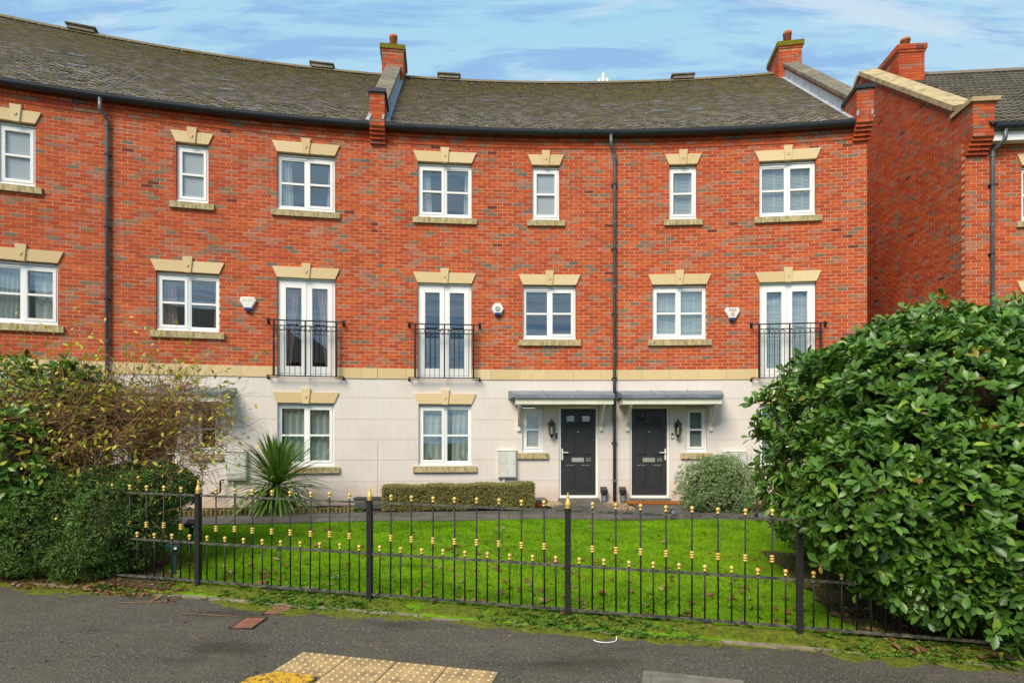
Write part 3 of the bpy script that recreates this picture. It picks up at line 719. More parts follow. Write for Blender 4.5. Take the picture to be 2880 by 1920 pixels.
def vent_tile(roof, s, m):
    mb = MB(); mb.hexa([(s-.16, m-.01, .018), (s+.16, m-.01, .018), (s+.16, m+.14, .012), (s-.16, m+.14, .012), (s-.16, m-.01, .042), (s+.16, m-.01, .042), (s+.16, m+.14, .022), (s-.16, m+.14, .022)]); mb.build('vent_tile', MT['flash'], roof, roofp)
def ridge_vent(roof, s):
    mb = MB(); d = EAVE_D-RUN; mb.hexa([(s-.27, d-.12, RIDGE_Z+.03), (s+.27, d-.12, RIDGE_Z+.03), (s+.27, d+.12, RIDGE_Z+.03), (s-.27, d+.12, RIDGE_Z+.03), (s-.27, d-.10, RIDGE_Z+.14), (s+.27, d-.10, RIDGE_Z+.14), (s+.27, d+.10, RIDGE_Z+.14), (s-.27, d+.10, RIDGE_Z+.14)])
    mb.box(s-.31, s+.31, d-.14, d+.14, RIDGE_Z+.14, RIDGE_Z+.175); mb.build('ridge_vent', MT['coping'], roof, arc)
def brick_shell(parent, name, mp, a, b, d0, d1, z0, z1, n=0, flat=False):
    """a free-standing brick block: bricks on the front and both sides round a mortar core"""
    w = MB(); i = .008; w.box(a+i, b-i, d0+i, d1-i, z0, z1); o = w.build(name, MT['mortar'], parent, mp); k = 0; z = z0; hold = parent if flat else o
    while z+BR_H <= z1+.02:
        zb = min(z+.07, z1)
        for face in range(4):
            L0, L1 = (a, b) if face in (0, 2) else (d0, d1); j = L0-(k % 2)*BR_L/2
            while j < L1:
                p, q = max(j, L0)+.004, min(j+BR_L, L1)-.004
                if q-p > .03:
                    t = .02; r = random.random()
                    if face == 0: bx = (p, q, d1-t, d1, z+.005, zb)
                    elif face == 2: bx = (p, q, d0, d0+t, z+.005, zb)
                    elif face == 1: bx = (b-t, b, p, q, z+.005, zb)
                    else: bx = (a, a+t, p, q, z+.005, zb)
                    m = MB(); m.box(*bx, r); m.build('brick', MT['brick'], hold, mp)
                j += BR_L
        z += BR_H; k += 1
    return o
def kneeler(house, mp, a, b, ztop, zbot, dback=-.55, steps=4):
    # corbelled brick end of a party wall parapet
    kn = brick_shell(house, 'kneeler', mp, a, b, dback, .24, ztop-9*BR_H-.02, ztop, 0)
    z = ztop-9*BR_H-.02
    for i in range(steps):
        d1 = .24-(i+1)*.045; m = MB(); x = a
        while x < b-.02:
            e = min(x+BR_L, b); m = MB(); m.box(x+.003, e-.003, -.05, d1, z-BR_H+.006, z, random.random()); m.build('corbel_brick', MT['brick'], kn, mp); x = e
        z -= BR_H
    return kn
def chimney(house, mp, sc_, w, dc, depth, z0, z1, pot=.24, mossy=True):
    a, b = sc_-w/2, sc_+w/2; d0, d1 = dc-depth/2, dc+depth/2
    c = brick_shell(house, 'chimney', mp, a, b, d0, d1, z0, z1-.22)
    for i, (g_, h0, h1) in enumerate(((.025, z1-.22, z1-.155), (.05, z1-.153, z1-.015))):
        if i == 0 or not mossy: brick_shell(c, 'oversailing_course', mp, a-g_, b+g_, d0-g_, d1+g_, h0, h1, flat=True)
        else: m = MB(); m.box(a-g_, b+g_, d0-g_, d1+g_, h0, h1, .1); m.build('oversailing_course', MT['capmoss'], c, mp)
    f = MB(); f.hexa([(a-.04, d0-.04, z1-.013), (b+.04, d0-.04, z1-.013), (b+.04, d1+.04, z1-.013), (a-.04, d1+.04, z1-.013), (a+.1, d0+.1, z1+.05), (b-.1, d0+.1, z1+.05), (b-.1, d1-.1, z1+.05), (a+.1, d1-.1, z1+.05)]); f.build('flaunching', MT['edging'], c, mp)
    p = MB(); P = mp(sc_, d1-.30, z1-.02); off = wloc(c); p.lathe([(.115, 0), (.11, pot*.8), (.125, pot*.82), (.125, pot), (.095, pot), (.09, pot*.4)], P, 14); p.build('chimney_pot', MT['terracotta'], c, None, True)
    return c
def parapet(house, mp, a, b, ztop=None):
    """sloping party wall upstand with coping slabs and a lead flashing"""
    H = .27; m0 = .62
    w = MB(); n = 12
    for i in range(n):
        p, q = m0+(SL-m0-.25)*i/n, m0+(SL-m0-.25)*(i+1)/n
        w.hexa([(a+.02, p, -.1), (b-.02, p, -.1), (b-.02, q, -.1), (a+.02, q, -.1), (a+.02, p, H), (b-.02, p, H), (b-.02, q, H), (a+.02, q, H)])
    pw = w.build('parapet', MT['brick'], house, roofp)
    k = 8; L = (SL-m0-.3)/k
    for i in range(k):
        c = MB(); p = m0+i*L; c.hexa([(a-.03, p+.004, H+.001), (b+.03, p+.004, H+.001), (b+.03, p+L-.004, H+.001), (a-.03, p+L-.004, H+.001), (a-.03, p+.004, H+.07), (b+.03, p+.004, H+.07), (b+.03, p+L-.004, H+.07), (a-.03, p+L-.004, H+.07)], random.random()); c.build('coping_stone', MT['coping'], pw, roofp)
    for side in (a+.018, b-.018):
        sg = -1 if side < (a+b)/2 else 1
        for i in range(4):
            f = MB(); p = .05+(SL-.2)*i/4; q = .05+(SL-.2)*(i+1)/4+.03; x0, x1 = sorted((side, side+sg*.012+sg*.002*i)); f.box(x0, x1, p, q, .0, .21); f.build('lead_flashing', MT['flash'], pw, roofp)
            g2 = MB(); x0, x1 = sorted((side, side+sg*.11)); g2.box(x0, x1, p, q, .021+.001*i, .026+.001*i); g2.build('lead_apron', MT['flash'], pw, roofp)
    return pw
# ---------------------------------------------------------------- the crescent
WALL_Z0, WALL_Z1 = 3.25, 8.42
def proud(z): return .030 if z > 8.27 else (.014 if z > 8.12 else 0.)
def townhouse(pipe, side, width, label, number, cfg, own_pipe, door_mat='door', knee=None, end_pier=False):
    s_of = lambda u: pipe+side*u
    lo, hi = sorted((pipe, pipe+side*width)); lo += .003; hi -= .003
    h = empty('terraced_house', arc((lo+hi)/2, 0, PATH_Z)); tag(h, label, 'house')
    mp = arc
    def op(u, w, z0, z1): c = s_of(u); return (c-w/2, c+w/2, z0, z1)
    SFs, SFL = op(1.51, .60, 6.56, 7.765), op(3.73, 1.17, 6.56, 7.765)
    FF, FD = op(1.43, 1.17, 3.92, 5.125), op(3.735, 1.17, 3.03, 5.13)
    GW, GS, DR = op(3.725, 1.15, 1.14, 2.487), op(1.80, .46, 1.43, 2.46), op(.785, .875, .30, 2.45)
    ups = [SFs, SFL, FF, FD]; lows = [GW, GS, DR]
    # brick upper storeys
    mb = MB(); holed(mb, lo-.0028, hi+.0028, WALL_Z0-.23, WALL_Z1, -.004, ups, grow=.004)
    for o in ups: reveal(mb, o, -.004, -.135, .004)
    wall = mb.build('wall', MT['mortar'], h, mp)
    lay_bricks(wall, courses(lo, hi, WALL_Z0, 69, ups, proud), mp, MT['brick'])
    # rendered ground floor in courses with sunk joints
    back = MB(); holed(back, lo, hi, .25, 3.03, -.008, lows+[FD])
    for o in lows: reveal(back, o, -.008, -.135)
    low = back.build('rendered_wall', MT['render'], h, mp)
    zs = [.27, .808, 1.27, 1.712, 2.146, 2.611, 3.022]
    for a, b in zip(zs, zs[1:]):
        [m.build('render_course', MT['render'], low, mp) for m in holed_parts(lo, hi, a+.0028, b-.0028, 0., lows+[FD], .008)]
    # stone band
    s = lo; i = 0
    while s < hi-.02:
        e = min(s+.61, hi)
        if hi-e < .15: e = hi
        for p, q in ([(s, e)] if (e <= FD[0] or s >= FD[1]) else [(s, min(e, FD[0])), (max(s, FD[1]), e)]):
            if q-p > .03: m = MB(); m.box(p+.002, q-.002, -.05, .016+random.uniform(-.002, .002), 3.026, 3.248, random.random()); m.build('band_stone', MT['stone'], h, mp)
        s = e
    # windows, lintels, sills
    window(h, mp, SFs, 1, cfg['sfs'][0], cfg['sfs'][1]); window(h, mp, SFL, 2, cfg['sfl'], sash=(1 if side > 0 else 0)); window(h, mp, FF, 2, cfg['ff'], sash=(0 if side > 0 else 1))
    french_door(h, mp, FD, cfg['fd']); balcony(h, mp, s_of(3.735))
    window(h, mp, GW, 2, cfg['gw'], sash=(1 if side > 0 else 0), head=.045); window(h, mp, GS, 1, cfg['gs'][0], cfg['gs'][1], head=.055)
    for c, w, z in ((1.51, .60, 7.765), (3.73, 1.17, 7.765), (1.43, 1.17, 5.125), (3.735, 1.17, 5.13), (3.725, 1.15, 2.487)): lintel(h, mp, s_of(c), w, z)
    for c, w, z in ((1.51, .83, 6.56), (3.73, 1.385, 6.56), (1.43, 1.385, 3.92), (3.725, 1.385, 1.14), (1.80, .69, 1.428)): sill(h, mp, s_of(c), w, z)
    front_door(h, mp, s_of(.785), .42, side, number, door_mat); room(h, mp, DR[0], DR[1], .5, 2.4)
    canopy(h, mp, s_of)
    MB().box(DR[0]-.02, DR[1]+.02, -.1, .03, .30, .418).build('door_step', MT['concrete'], h, mp)
    glo, ghi = lo, hi
    if knee: glo, ghi = (lo+knee[0], hi-knee[1])
    gutter(h, mp, glo, ghi, 8.455)
    rf = tile_roof(h, lo, hi)
    if own_pipe: downpipe(h, mp, pipe, 8.38, .36)
    return h, rf, s_of, lo, hi
CFG = {
 '66': dict(sfs=(None, 'frosted'), sfl='sides', ff='net', fd='sides', gw='full', gs=(None, 'frosted')),
 '64': dict(sfs=(None, 'frosted'), sfl='sides', ff='pink', fd='pinktie', gw='full', gs=(None, 'pane')),
 '62': dict(sfs=(None, 'frosted'), sfl='sides', ff=None, fd=None, gw='grey', gs=(None, 'frosted')),
 '60': dict(sfs=('blind', 'pane'), sfl='blind', ff='blind', fd='blind', gw='blind', gs=('blind', 'pane'))}
JL, PL, JM, PM, EN = -15.12, -9.908, -4.697, .477, 5.82
h66, r66, _, _, _ = townhouse(PL, -1, PL-JL, 'leftmost brick townhouse, mostly cut off by the frame, above the bushes', '66', CFG['66'], False)
h64, r64, s64, lo64, hi64 = townhouse(PL, 1, JM-PL, 'brick townhouse with pink first floor curtains behind the twiggy bush', '64', CFG['64'], True, 'brown_door', (0, .16))
h62, r62, s62, lo62, hi62 = townhouse(PM, -1, PM-JM, 'middle brick townhouse with door number 62 and clear balcony doors', '62', CFG['62'], False, 'door', (.15, 0))
h60, r60, s60, lo60, hi60 = townhouse(PM, 1, EN-PM, 'right end brick townhouse with door number 60 and white blinds', '60', CFG['60'], True, 'door', (0, .30))
for rf, L in ((r66, [(-11.3, 3.4), (-11.0, 2.2)]), (r64, [(-8.35, 3.1), (-8.1, 1.9)]), (r62, [(-2.2, 3.4)]), (r60, [(1.9, 3.3), (2.6, 2.0), (1.75, 1.95)])):
    for s, m in L: vent_tile(rf, s, m)
for rf, s in ((r66, -12.0), (r64, -6.55), (r62, -4.6+1.35), (r60, 3.05)): ridge_vent(rf, s)
# party wall between 64 and 62, and the right-hand end
def black_cap(parent, mp, a, b, d0, d1, z):
    m = MB(); m.box(a-.035, b+.035, d0, d1+.04, z+.001, z+.085); m.build('cap_stone', MT['black'], parent, mp)
for hs, a, b in ((h62, JM-.15, JM+.17), (h60, EN-.30, EN+.03)):
    kn = kneeler(hs, arc, a, b, 9.06, 8.0); black_cap(kn, arc, a, b, -.50, .24, 9.06)
    for u in (a-.004, b-.05):
        m = MB(); m.prism([(u, 8.60), (u+.054, 8.60), (u+.03, 8.50), (u, 8.50)], 1, .241, .252); m.build('flashing_tab', MT['flash'], kn, arc)
    parapet(hs, arc, a, b)
    chimney(hs, arc, (a+b)/2-.02, .56, EAVE_D-RUN+.05, 1.05, RIDGE_Z-.55, RIDGE_Z+.62, .46)
# right end wall of the crescent (turned away from the camera)
ew = MB(); zt = 8.6
ew.add([(EN, -.01, .25), (EN, -10.7, .25), (EN, -10.7, zt), (EN, EAVE_D-RUN, RIDGE_Z+.1), (EN, -.01, zt)], [(0, 1, 2, 3, 4)]); ew.build('end_wall', MT['brick'], h60, arc)
# overflow pipe by the left planting bed
ov = MB(); ov.tube([(-8.02, .0, .62), (-8.02, .10, .62), (-7.86, .12, .62), (-7.84, .12, .64), (-7.84, .12, .86), (-7.82, .12, .88), (-7.76, .12, .885)], .018, 8); ov.build('overflow_pipe', MT['black'], h64, arc, True)

# ---------------------------------------------------------------- things fixed to the front walls
def lantern(s, z, label):
    P = arc(s, 0, z); t = -s/R; e = empty('wall_lantern', P, t); tag(e, label, 'lantern', 'black wall lanterns by the doors')
    b = MB(); b.box(-.03, .03, -.02, 0, -.06, .10); b.tube([(0, -.01, .06), (0, -.09, .10), (0, -.12, .05)], .008, 6); b.lathe([(.03, -.19), (.055, -.165), (.062, -.15)], (0, -.12, 0), 8); b.lathe([(.006, -.235), (.012, -.215), (.03, -.19)], (0, -.12, 0), 8)
    b.build('bracket', MT['black'], e, False)
    r = MB(); r.lathe([(.085, .075), (.088, .085), (.05, .135), (.02, .155), (.012, .175), (.018, .185), (.004, .205)], (0, -.12, 0), 8); r.build('lantern_roof', MT['black'], e, False)
    for k in range(6):
        a = k*math.pi/3; c = MB(); c.tube([(.06*math.cos(a), -.12+.06*math.sin(a), -.15), (.078*math.cos(a), -.12+.078*math.sin(a), .076)], .006, 5); c.build('cage_bar', MT['black'], e, False)
    g_ = MB(); g_.lathe([(.052, -.148), (.07, .074)], (0, -.12, 0), 6); g_.build('glass', MT['lampglass'], e, False)
    q = MB(); q.lathe([(.016, -.14), (.022, -.06), (.016, 0), (.004, .02)], (0, -.12, 0), 8); q.build('bulb', MT['white'], e, False)
    return e
lantern(s62(1.39), 1.97, 'black wall lantern left of door 62'); lantern(s60(1.375), 1.965, 'black wall lantern right of door 60')
def alarm(s, z, kind, label):
    e = empty('alarm_box', arc(s, 0, z), -s/R); tag(e, label, 'alarm box', 'alarm boxes on the brick walls')
    if kind == 'hex':
        poly = [(-.068, .15), (.068, .15), (.135, .02), (.068, -.10), (-.068, -.10), (-.135, .02)]
    else: poly = [(-.13, .15), (.13, .15), (.16, .08), (.145, .04), (.055, -.115), (-.055, -.115), (-.145, .04), (-.16, .08)]
    b = MB(); n = len(poly); i = [(x*.86, (z_-.02)*.86+.02) for x, z_ in poly]
    vs = [(x, 0, z_) for x, z_ in poly]+[(x, -.05, z_) for x, z_ in poly]+[(x, -.07, z_) for x, z_ in i]
    fs = [tuple(range(2*n, 3*n))]+[(k*n+j, k*n+(j+1) % n, (k+1)*n+(j+1) % n, (k+1)*n+j) for k in (0, 1) for j in range(n)]
    b.add(vs, fs); b.build('cover', MT['white'], e, False)
    l = MB(); zb = -.10 if kind == 'hex' else -.115; l.prism([(-.07, zb+.04), (.07, zb+.04), (.052, zb-.025), (-.052, zb-.025)], 1, -.076, -.002); l.build('strobe', MT['blue'], e, False)
    if kind == 'hex':
        d = MB(); d.tube([(0, -.07, .02), (0, -.075, .02)], .055, 16); d.build('emblem', MT['lead'], e, False)
        d = MB(); d.tube([(0, -.075, .02), (0, -.079, .02)], .032, 16); d.build('emblem_centre', MT['flash'], e, False)
    M4 = lambda x, d_, z_: (x, -d_, z_)
    def lt(txt, size, z_, mat, sx=1.0):
        me = text_mesh(txt, size, .001, 'lettering')
        for v in me.vertices: v.co = (v.co.x*sx, -.0722-v.co.z, z_+v.co.y)
        me.materials.clear(); me.materials.append(MT[mat]); link('lettering', me, e)
    if kind == 'aba':
        lt('ABA', .10, .09, 'red', .95)
        for z_, w_, k_ in ((.032, .12, 1), (.002, .07, 5), (-.028, .12, 8)):          # small print, too fine to read
            for q in range(k_): x_ = -w_/2+w_*q/k_; f = MB(); f.box(x_, x_+w_/k_*(.7 if k_ > 1 else 1), -.0735, -.0725, z_-(.009 if k_ > 1 else .003), z_+(.009 if k_ > 1 else .003)); f.build('small_print', MT['red'], e, False)
    if kind == 'old':
        for x, w in ((-.085, .045), (-.03, .04), (.03, .045), (.085, .03)):
            f = MB(); f.box(x-w/2, x+w/2, -.0725, -.0715, .06, .115); f.build('faded_mark', MT['grime'], e, False)
    return e
alarm(s64(2.58), 4.52, 'old', 'faded alarm box with washed out marks beside the pink curtained window')
alarm(s62(2.575), 4.55, 'hex', 'hexagonal white alarm box between balcony doors and window of number 62')
alarm(s60(2.562), 4.44, 'aba', 'white alarm box with red lettering on the wall of number 60')
def meter(s, z0, z1, label, w=.40, d=.09):
    e = empty('meter_box', arc(s, 0, z0), -s/R); tag(e, label, 'meter box', 'white meter boxes on the render'); h = z1-z0
    b = MB(); b.box(-w/2, w/2, -d, -.001, 0, h); b.hexa([(-w/2-.01, -d-.012, h), (w/2+.01, -d-.012, h), (w/2+.01, -.001, h), (-w/2-.01, -.001, h), (-w/2-.01, -d-.012, h+.012), (w/2+.01, -d-.012, h+.012), (w/2+.01, -.001, h+.03), (-w/2-.01, -.001, h+.03)]); b.build('case', MT['meter'], e, False)
    l = MB(); l.box(-w/2+.02, w/2-.02, -d-.010, -d-.0005, .02, h-.02); dr = l.build('door', MT['meter'], e, False)
    k = MB(); k.tube([(w/2-.05, -d-.010, h*.5), (w/2-.05, -d-.014, h*.5)], .010, 8); k.build('lock', MT['black'], dr, False)
    if z0 > .6: p = MB(); p.box(-.10, -.05, -.05, -.001, -(z0-.36), -.001); p.build('duct', MT['meter'], e, False)
    return e
meter(s64(2.355), .875, 1.455, 'off-white meter box beside the sword-leaved plant'); meter(s62(2.37), .88, 1.465, 'off-white meter box above the low bronze hedge')
meter(s60(2.6), .89, 1.44, 'white meter box half hidden by the variegated shrub', .50)
def doorbell(s, z, label, white=False):
    e = empty('doorbell', arc(s, 0, z), -s/R); tag(e, label, 'doorbell')
    b = MB(); b.box(-.022, .022, -.022, 0, -.06, .06); b.build('case', MT['black'], e, False)
    b = MB(); b.box(-.017, .017, -.026, -.0222, -.05, .01 if white else -.02); b.build('button_plate', MT['white'] if white else MT['blue'], e, False)
doorbell(-.80, 1.80, 'small dark doorbell on the frame of door 62'); doorbell(1.755, 1.795, 'small black and white doorbell under the lantern by door 60', True)
def drain_box(s, label):
    e = empty('drain_cover', arc(s, 0, .34), -s/R); tag(e, label, 'drain cover', 'black drain covers by the downpipe')
    b = MB(); b.hexa([(-.075, -.15, .19), (.075, -.15, .19), (.075, 0, .22), (-.075, 0, .22), (-.07, -.15, .27), (.07, -.15, .27), (.07, 0, .33), (-.07, 0, .33)]); b.build('hood', MT['black'], e, False)
    b = MB(); b.box(-.05, .05, -.10, 0, 0, .20); b.build('body', MT['pipe'], e, False)
    b = MB(); b.box(-.035, .035, -.112, -.1005, .02, .14); b.build('panel', MT['lead'], e, False)
drain_box(.24, 'black drain cover left of the downpipe by door 62'); drain_box(.655, 'black drain cover right of the downpipe by door 60')
# coir mat
e = empty('doormat', arc(s60(.86), .30, PATH_Z+.006), -s60(.86)/R); tag(e, 'orange coir doormat with a row of dark marks outside door 60', 'doormat')
b = MB(); b.box(-.62, .62, -.24, .24, 0, .022); b.build('mat', MT['coir'], e, False)
for q in range(9):
    b = MB(); x_ = -.36+q*.09; b.hexa([(x_-.032, -.05, .0222), (x_+.032, -.03, .0222), (x_+.026, .05, .0222), (x_-.03, .035, .0222), (x_-.032, -.05, .0245), (x_+.032, -.03, .0245), (x_+.026, .05, .0245), (x_-.03, .035, .0245)]); b.build('printed_mark', MT['darkprint'], e, False)
b = MB(); frame4_pts = [(-.58, .58, -.20, -.185), (-.58, .58, .185, .20)]
for x0, x1, y0, y1 in frame4_pts: b.box(x0, x1, y0, y1, .022, .0245)
b.build('border', MT['darkprint'], e, False)
# brick step and stones left of door 62
e = empty('brick_step', arc(-1.28, .35, PATH_Z-.03), .035); tag(e, 'low step of red pavers against the render left of door 62', 'step')
for i in range(2):
    for j in range(3):
        b = MB(); b.box(-.22+j*.15, -.075+j*.15, -.28, .30, i*.068, i*.068+.064, random.random()*.6+.3); b.build('paver', MT['brick'] if i == 0 else MT['slab'], e, False)
for k, (s, d, r) in enumerate(((-.98, .55, .12), (-1.0, .85, .10), (-.82, .62, .09))):
    b = MB(); n = 7; pr = [(r*.5, -.02), (r, .02), (r*.95, r*.45), (r*.55, r*.75), (.01, r*.8)]; b.lathe(pr, (0, 0, 0), n)
    b.V = [(x*1.3+random.uniform(-.015, .015), y+random.uniform(-.015, .015), z+random.uniform(-.012, .012)) for x, y, z in b.V]
    o = b.build('stone', MT['sandstone'], None, False); o.location = arc(s, d, PATH_Z-.02); tag(o, ['squat buff stone nearest the wall beside the brick step', 'buff stone at the path edge in front of the brick step', 'small buff stone by the slabs of door 62'][k], 'stone', 'buff stones by door 62')
gm = MB()
for _ in range(500):
    s = random.uniform(.16, .74); d = random.uniform(.05, 1.5); p = arc(s, d, PATH_Z-.02+random.random()*.015); r = random.uniform(.008, .02)
    gm.add([(p[0]+r, p[1], p[2]), (p[0], p[1]+r, p[2]), (p[0]-r, p[1], p[2]), (p[0], p[1]-r, p[2]), (p[0], p[1], p[2]+r)], [(0, 1, 4), (1, 2, 4), (2, 3, 4), (3, 0, 4)])
o = gm.build('gravel', MT['gravel'], None, False); tag(o, 'tan gravel between the two doorways', 'gravel', kind='stuff')

# ---------------------------------------------------------------- neighbouring house on the right
NX, NY, NA = 9.42, 12.2, math.radians(4.85)
fx, fy_, bx_, by_ = math.cos(NA), -math.sin(NA), math.sin(NA), math.cos(NA)
def nfront(u, d, z): return (NX+fx*u-bx_*d, NY+fy_*u-by_*d, z)
def nside(v, d, z): return (NX+bx_*v-fx*d, NY+by_*v-fy_*d, z)      # v runs back from the front corner
NH = empty('brick_house', nfront(3, 0, .2)); tag(NH, 'separate brick house on the right with plain gable wall and concrete tiled roof', 'house')
NRUN, NEZ, NP = 4.27, 8.10, math.radians(39.0); NRZ = NEZ+.18+NRUN*math.tan(NP)
ND = 2*NRUN
def gtop(v): return 8.42+min(v, ND-v)*math.tan(NP)
gm = MB(); gm.add([nside(.01, -.004, .2), nside(ND, -.004, .2), nside(ND, -.004, 8.42), nside(NRUN, -.004, gtop(NRUN)), nside(.01, -.004, 8.42)], [(0, 1, 2, 3, 4)])
gw = gm.build('gable_wall', MT['mortar'], NH)
def gclip(z):
    if z < 8.42: return (0, ND)
    m = (z-8.42)/math.tan(NP); return (m, ND-m) if ND-2*m > .3 else None
lay_bricks(gw, courses(.104, ND, .2, 156, [], clip=gclip), nside, MT['brick'])
W1, W2 = (1.10, 2.27, 6.22, 7.36), (1.10, 2.27, 3.55, 4.75)
fm = MB(); holed(fm, .006, 7, .2, 7.95, -.004, [W1, W2], grow=.004)
for o in (W1, W2): reveal(fm, o, -.004, -.135, .004)
fw = fm.build('front_wall', MT['mortar'], NH, nfront); lay_bricks(fw, courses(0, 7, .2, 103, [W1, W2]), nfront, MT['brick'])
for o in (W1, W2):
    window(NH, nfront, o, 2, 'blind'); lintel(NH, nfront, (o[0]+o[1])/2, 1.17, o[3]); sill(NH, nfront, (o[0]+o[1])/2, 1.385, o[2])
kn = kneeler(NH, nfront, -.0, .42, 8.58, 7.5, -.35); 
m = MB(); m.box(-.05, .50, -.40, .29, 8.581, 8.67); m.build('cap_stone', MT['ncop'], kn, nfront)
MB().box(.425, 7, .03, .20, 7.80, 8.0).build('fascia', MT['upvc'], NH, nfront)
gutter(NH, nfront, .40, 7, 8.09, .27, 4); downpipe(NH, nfront, .50, 8.02, .4, .10, .27)
# gable coping: buff stones up the slope
cpn, spn = math.cos(NP), math.sin(NP)
L = NRUN/cpn
for sgn in (0, 1):
    def nv(x, m, h): v = m*cpn-h*spn; z = 8.46+m*spn+h*cpn; return nside(v if sgn == 0 else ND-v, x, z)
    k = 6
    for i in range(k):
        c = MB(); p, q = .40+(L-.40)*i/k, .40+(L-.40)*(i+1)/k
        c.hexa([(.07, p+.004, .0), (-.34, p+.004, .0), (-.34, q-.004, .0), (.07, q-.004, .0), (.07, p+.004, .10), (-.34, p+.004, .16), (-.34, q-.004, .16), (.07, q-.004, .10)]); c.build('coping_stone', MT['ncop'], gw, nv)
def nroof(u, m, h): return nfront(u, .30-m*cpn+h*spn, NEZ+m*spn+h*cpn)
NL = (NRUN+.30)/cpn
rb = MB(); rb.quad((.30, 0, 0), (7.2, 0, 0), (7.2, NL, 0), (.30, NL, 0)); rb.quad((.30, NL, 0), (7.2, NL, 0), (7.2, NL+.01, -6), (.30, NL+.01, -6))
nr = rb.build('roof', MT['tileback'], NH, nroof)
W_ = .30; k = 0; m0 = 0.
while m0 < NL-.05:
    j = .30-(k % 2)*.15
    while j < 7.2:
        a, b = max(j+.003, .30), min(j+W_-.003, 7.2)
        if b-a > .03:
            t = MB(); r = random.random()
            for q in range(4):
                x0, x1 = a+(b-a)*q/4, a+(b-a)*(q+1)/4; hgt = .012 if q % 2 else .0
                t.add([(x0, m0, .03+hgt-.045), (x1, m0, .03+hgt-.045), (x1, m0, .035+hgt), (x0, m0, .035+hgt), (x0, m0+.40, .004+hgt), (x1, m0+.40, .004+hgt)], TF[:2], r)
            t.build('roof_tile', MT['ntile'], nr, nroof)
        j += W_
    m0 += .335; k += 1
u = .35
while u < 7.1:
    q = MB(); pts = [(.13, -.07), (.07, .04), (0, .07), (-.07, .04), (-.13, -.07)]
    for (a, b), (a2, b2) in zip(pts, pts[1:]): q.quad((u, .30-NL*cpn+a, NEZ+NL*spn+b+.04), (u+.445, .30-NL*cpn+a, NEZ+NL*spn+b+.04), (u+.445, .30-NL*cpn+a2, NEZ+NL*spn+b2+.04), (u, .30-NL*cpn+a2, NEZ+NL*spn+b2+.04))
    q.build('ridge_tile', MT['ntile'], nr, nfront); u += .45
chimney(NH, nfront, 1.02, .66, -NRUN+.1, 1.0, NRZ-.75, NRZ+.60, .34, False)
ae = empty('television_aerial', nfront(5.2, -NRUN, NRZ)); tag(ae, 'thin television aerial above the neighbouring roof', 'aerial')
b = MB(); b.tube([(0, 0, 0), (0, 0, 1.5)], .012, 5); b.build('pole', MT['pipe'], ae, False)
b = MB(); b.tube([(-.4, 0, 1.45), (.4, 0, 1.45)], .008, 4); [b.tube([(x, -.15, 1.45), (x, .15, 1.45)], .005, 4) for x in (-.3, -.15, 0, .15, .3)]; b.build('antenna', MT['pipe'], ae, False)

# ---------------------------------------------------------------- house over the road behind the camera, mirrored in the left-hand panes
OH = empty('brick_house', (-9, -18, 0)); tag(OH, 'brick house over the road with dark hipped roof, seen only mirrored in the left windows', 'house')
b = MB(); b.box(-16, -2.6, -22, -14, -.4, 6.6, .3); b.build('wall', MT['brick'], OH)
b = MB(); b.add([(-16.4, -13.6, 6.6), (-2.2, -13.6, 6.6), (-2.2, -22.4, 6.6), (-16.4, -22.4, 6.6), (-12, -18, 10.4), (-6.2, -18, 10.4)], [(0, 1, 5, 4), (1, 2, 5), (2, 3, 4, 5), (3, 0, 4)]); b.build('roof', MT['ntile'], OH)
for x in (-14, -11, -8, -5):
    for z in (1.0, 4.0):
        b = MB(); b.box(x-.6, x+.6, -14.0, -13.95, z, z+1.3); w = b.build('window', MT['upvc'], OH); b = MB(); b.box(x-.5, x+.5, -13.95, -13.94, z+.1, z+1.2); b.build('pane', MT['black'], w)

# ---------------------------------------------------------------- distant mast above the ridge
mx, my = (1697-1440)/1650*70, 70.
ms = empty('antenna_mast', (mx, my, -.5)); tag(ms, 'white telecoms mast showing above the roof ridge of the middle house', 'mast')
zt = EYE+(1237-206)/1650*my+.5
b = MB(); b.tube([(0, 0, 0), (0, 0, zt-2), (0, 0, zt)], [.45, .3, .14], 10); b.build('pole', MT['white'], ms, False)
for k in range(3):
    a = k*2.09+.4; b = MB(); b.tube([(.55*math.cos(a), .55*math.sin(a), zt-1.5), (.55*math.cos(a), .55*math.sin(a), zt-.55)], .24, 8); b.tube([(0, 0, zt-1), (.55*math.cos(a), .55*math.sin(a), zt-1)], .05, 6); b.build('antenna', MT['white'], ms, False)
# ---------------------------------------------------------------- iron railings
F0, F3 = Vector((-3.46, 6.47, .09)), Vector((2.53, 5.16, -.005)); BAY = (F3-F0)/3; FA = math.atan2(BAY.y, BAY.x)
fence = empty('iron_railings', F0); tag(fence, 'low black iron railings with gold finials along the pavement', 'railings')
def tmpl(name, mb, mat, smooth=False): me = mb.mesh(name, smooth=smooth); me.materials.append(MT[mat]); return me
SMO = True
T_post = tmpl('post', MB().box(-.026, .026, -.026, .026, -.08, 1.005).box(-.031, .031, -.031, .031, 1.005, 1.02), 'iron')
T_fin = tmpl('finial', MB().lathe([(.024, 1.02), (.028, 1.03), (.022, 1.045), (.03, 1.055), (.027, 1.07), (.012, 1.115), (.008, 1.122), (.012, 1.13), (.012, 1.138), (.007, 1.145), (.004, 1.172), (.001, 1.178)], n=10), 'gold', SMO)
T_tall = tmpl('bar', MB().tube([(0, 0, .07), (0, 0, 1.045)], .0078, 8, True), 'iron', SMO)
T_short = tmpl('bar', MB().tube([(0, 0, .07), (0, 0, .515)], .0078, 8, True), 'iron', SMO)
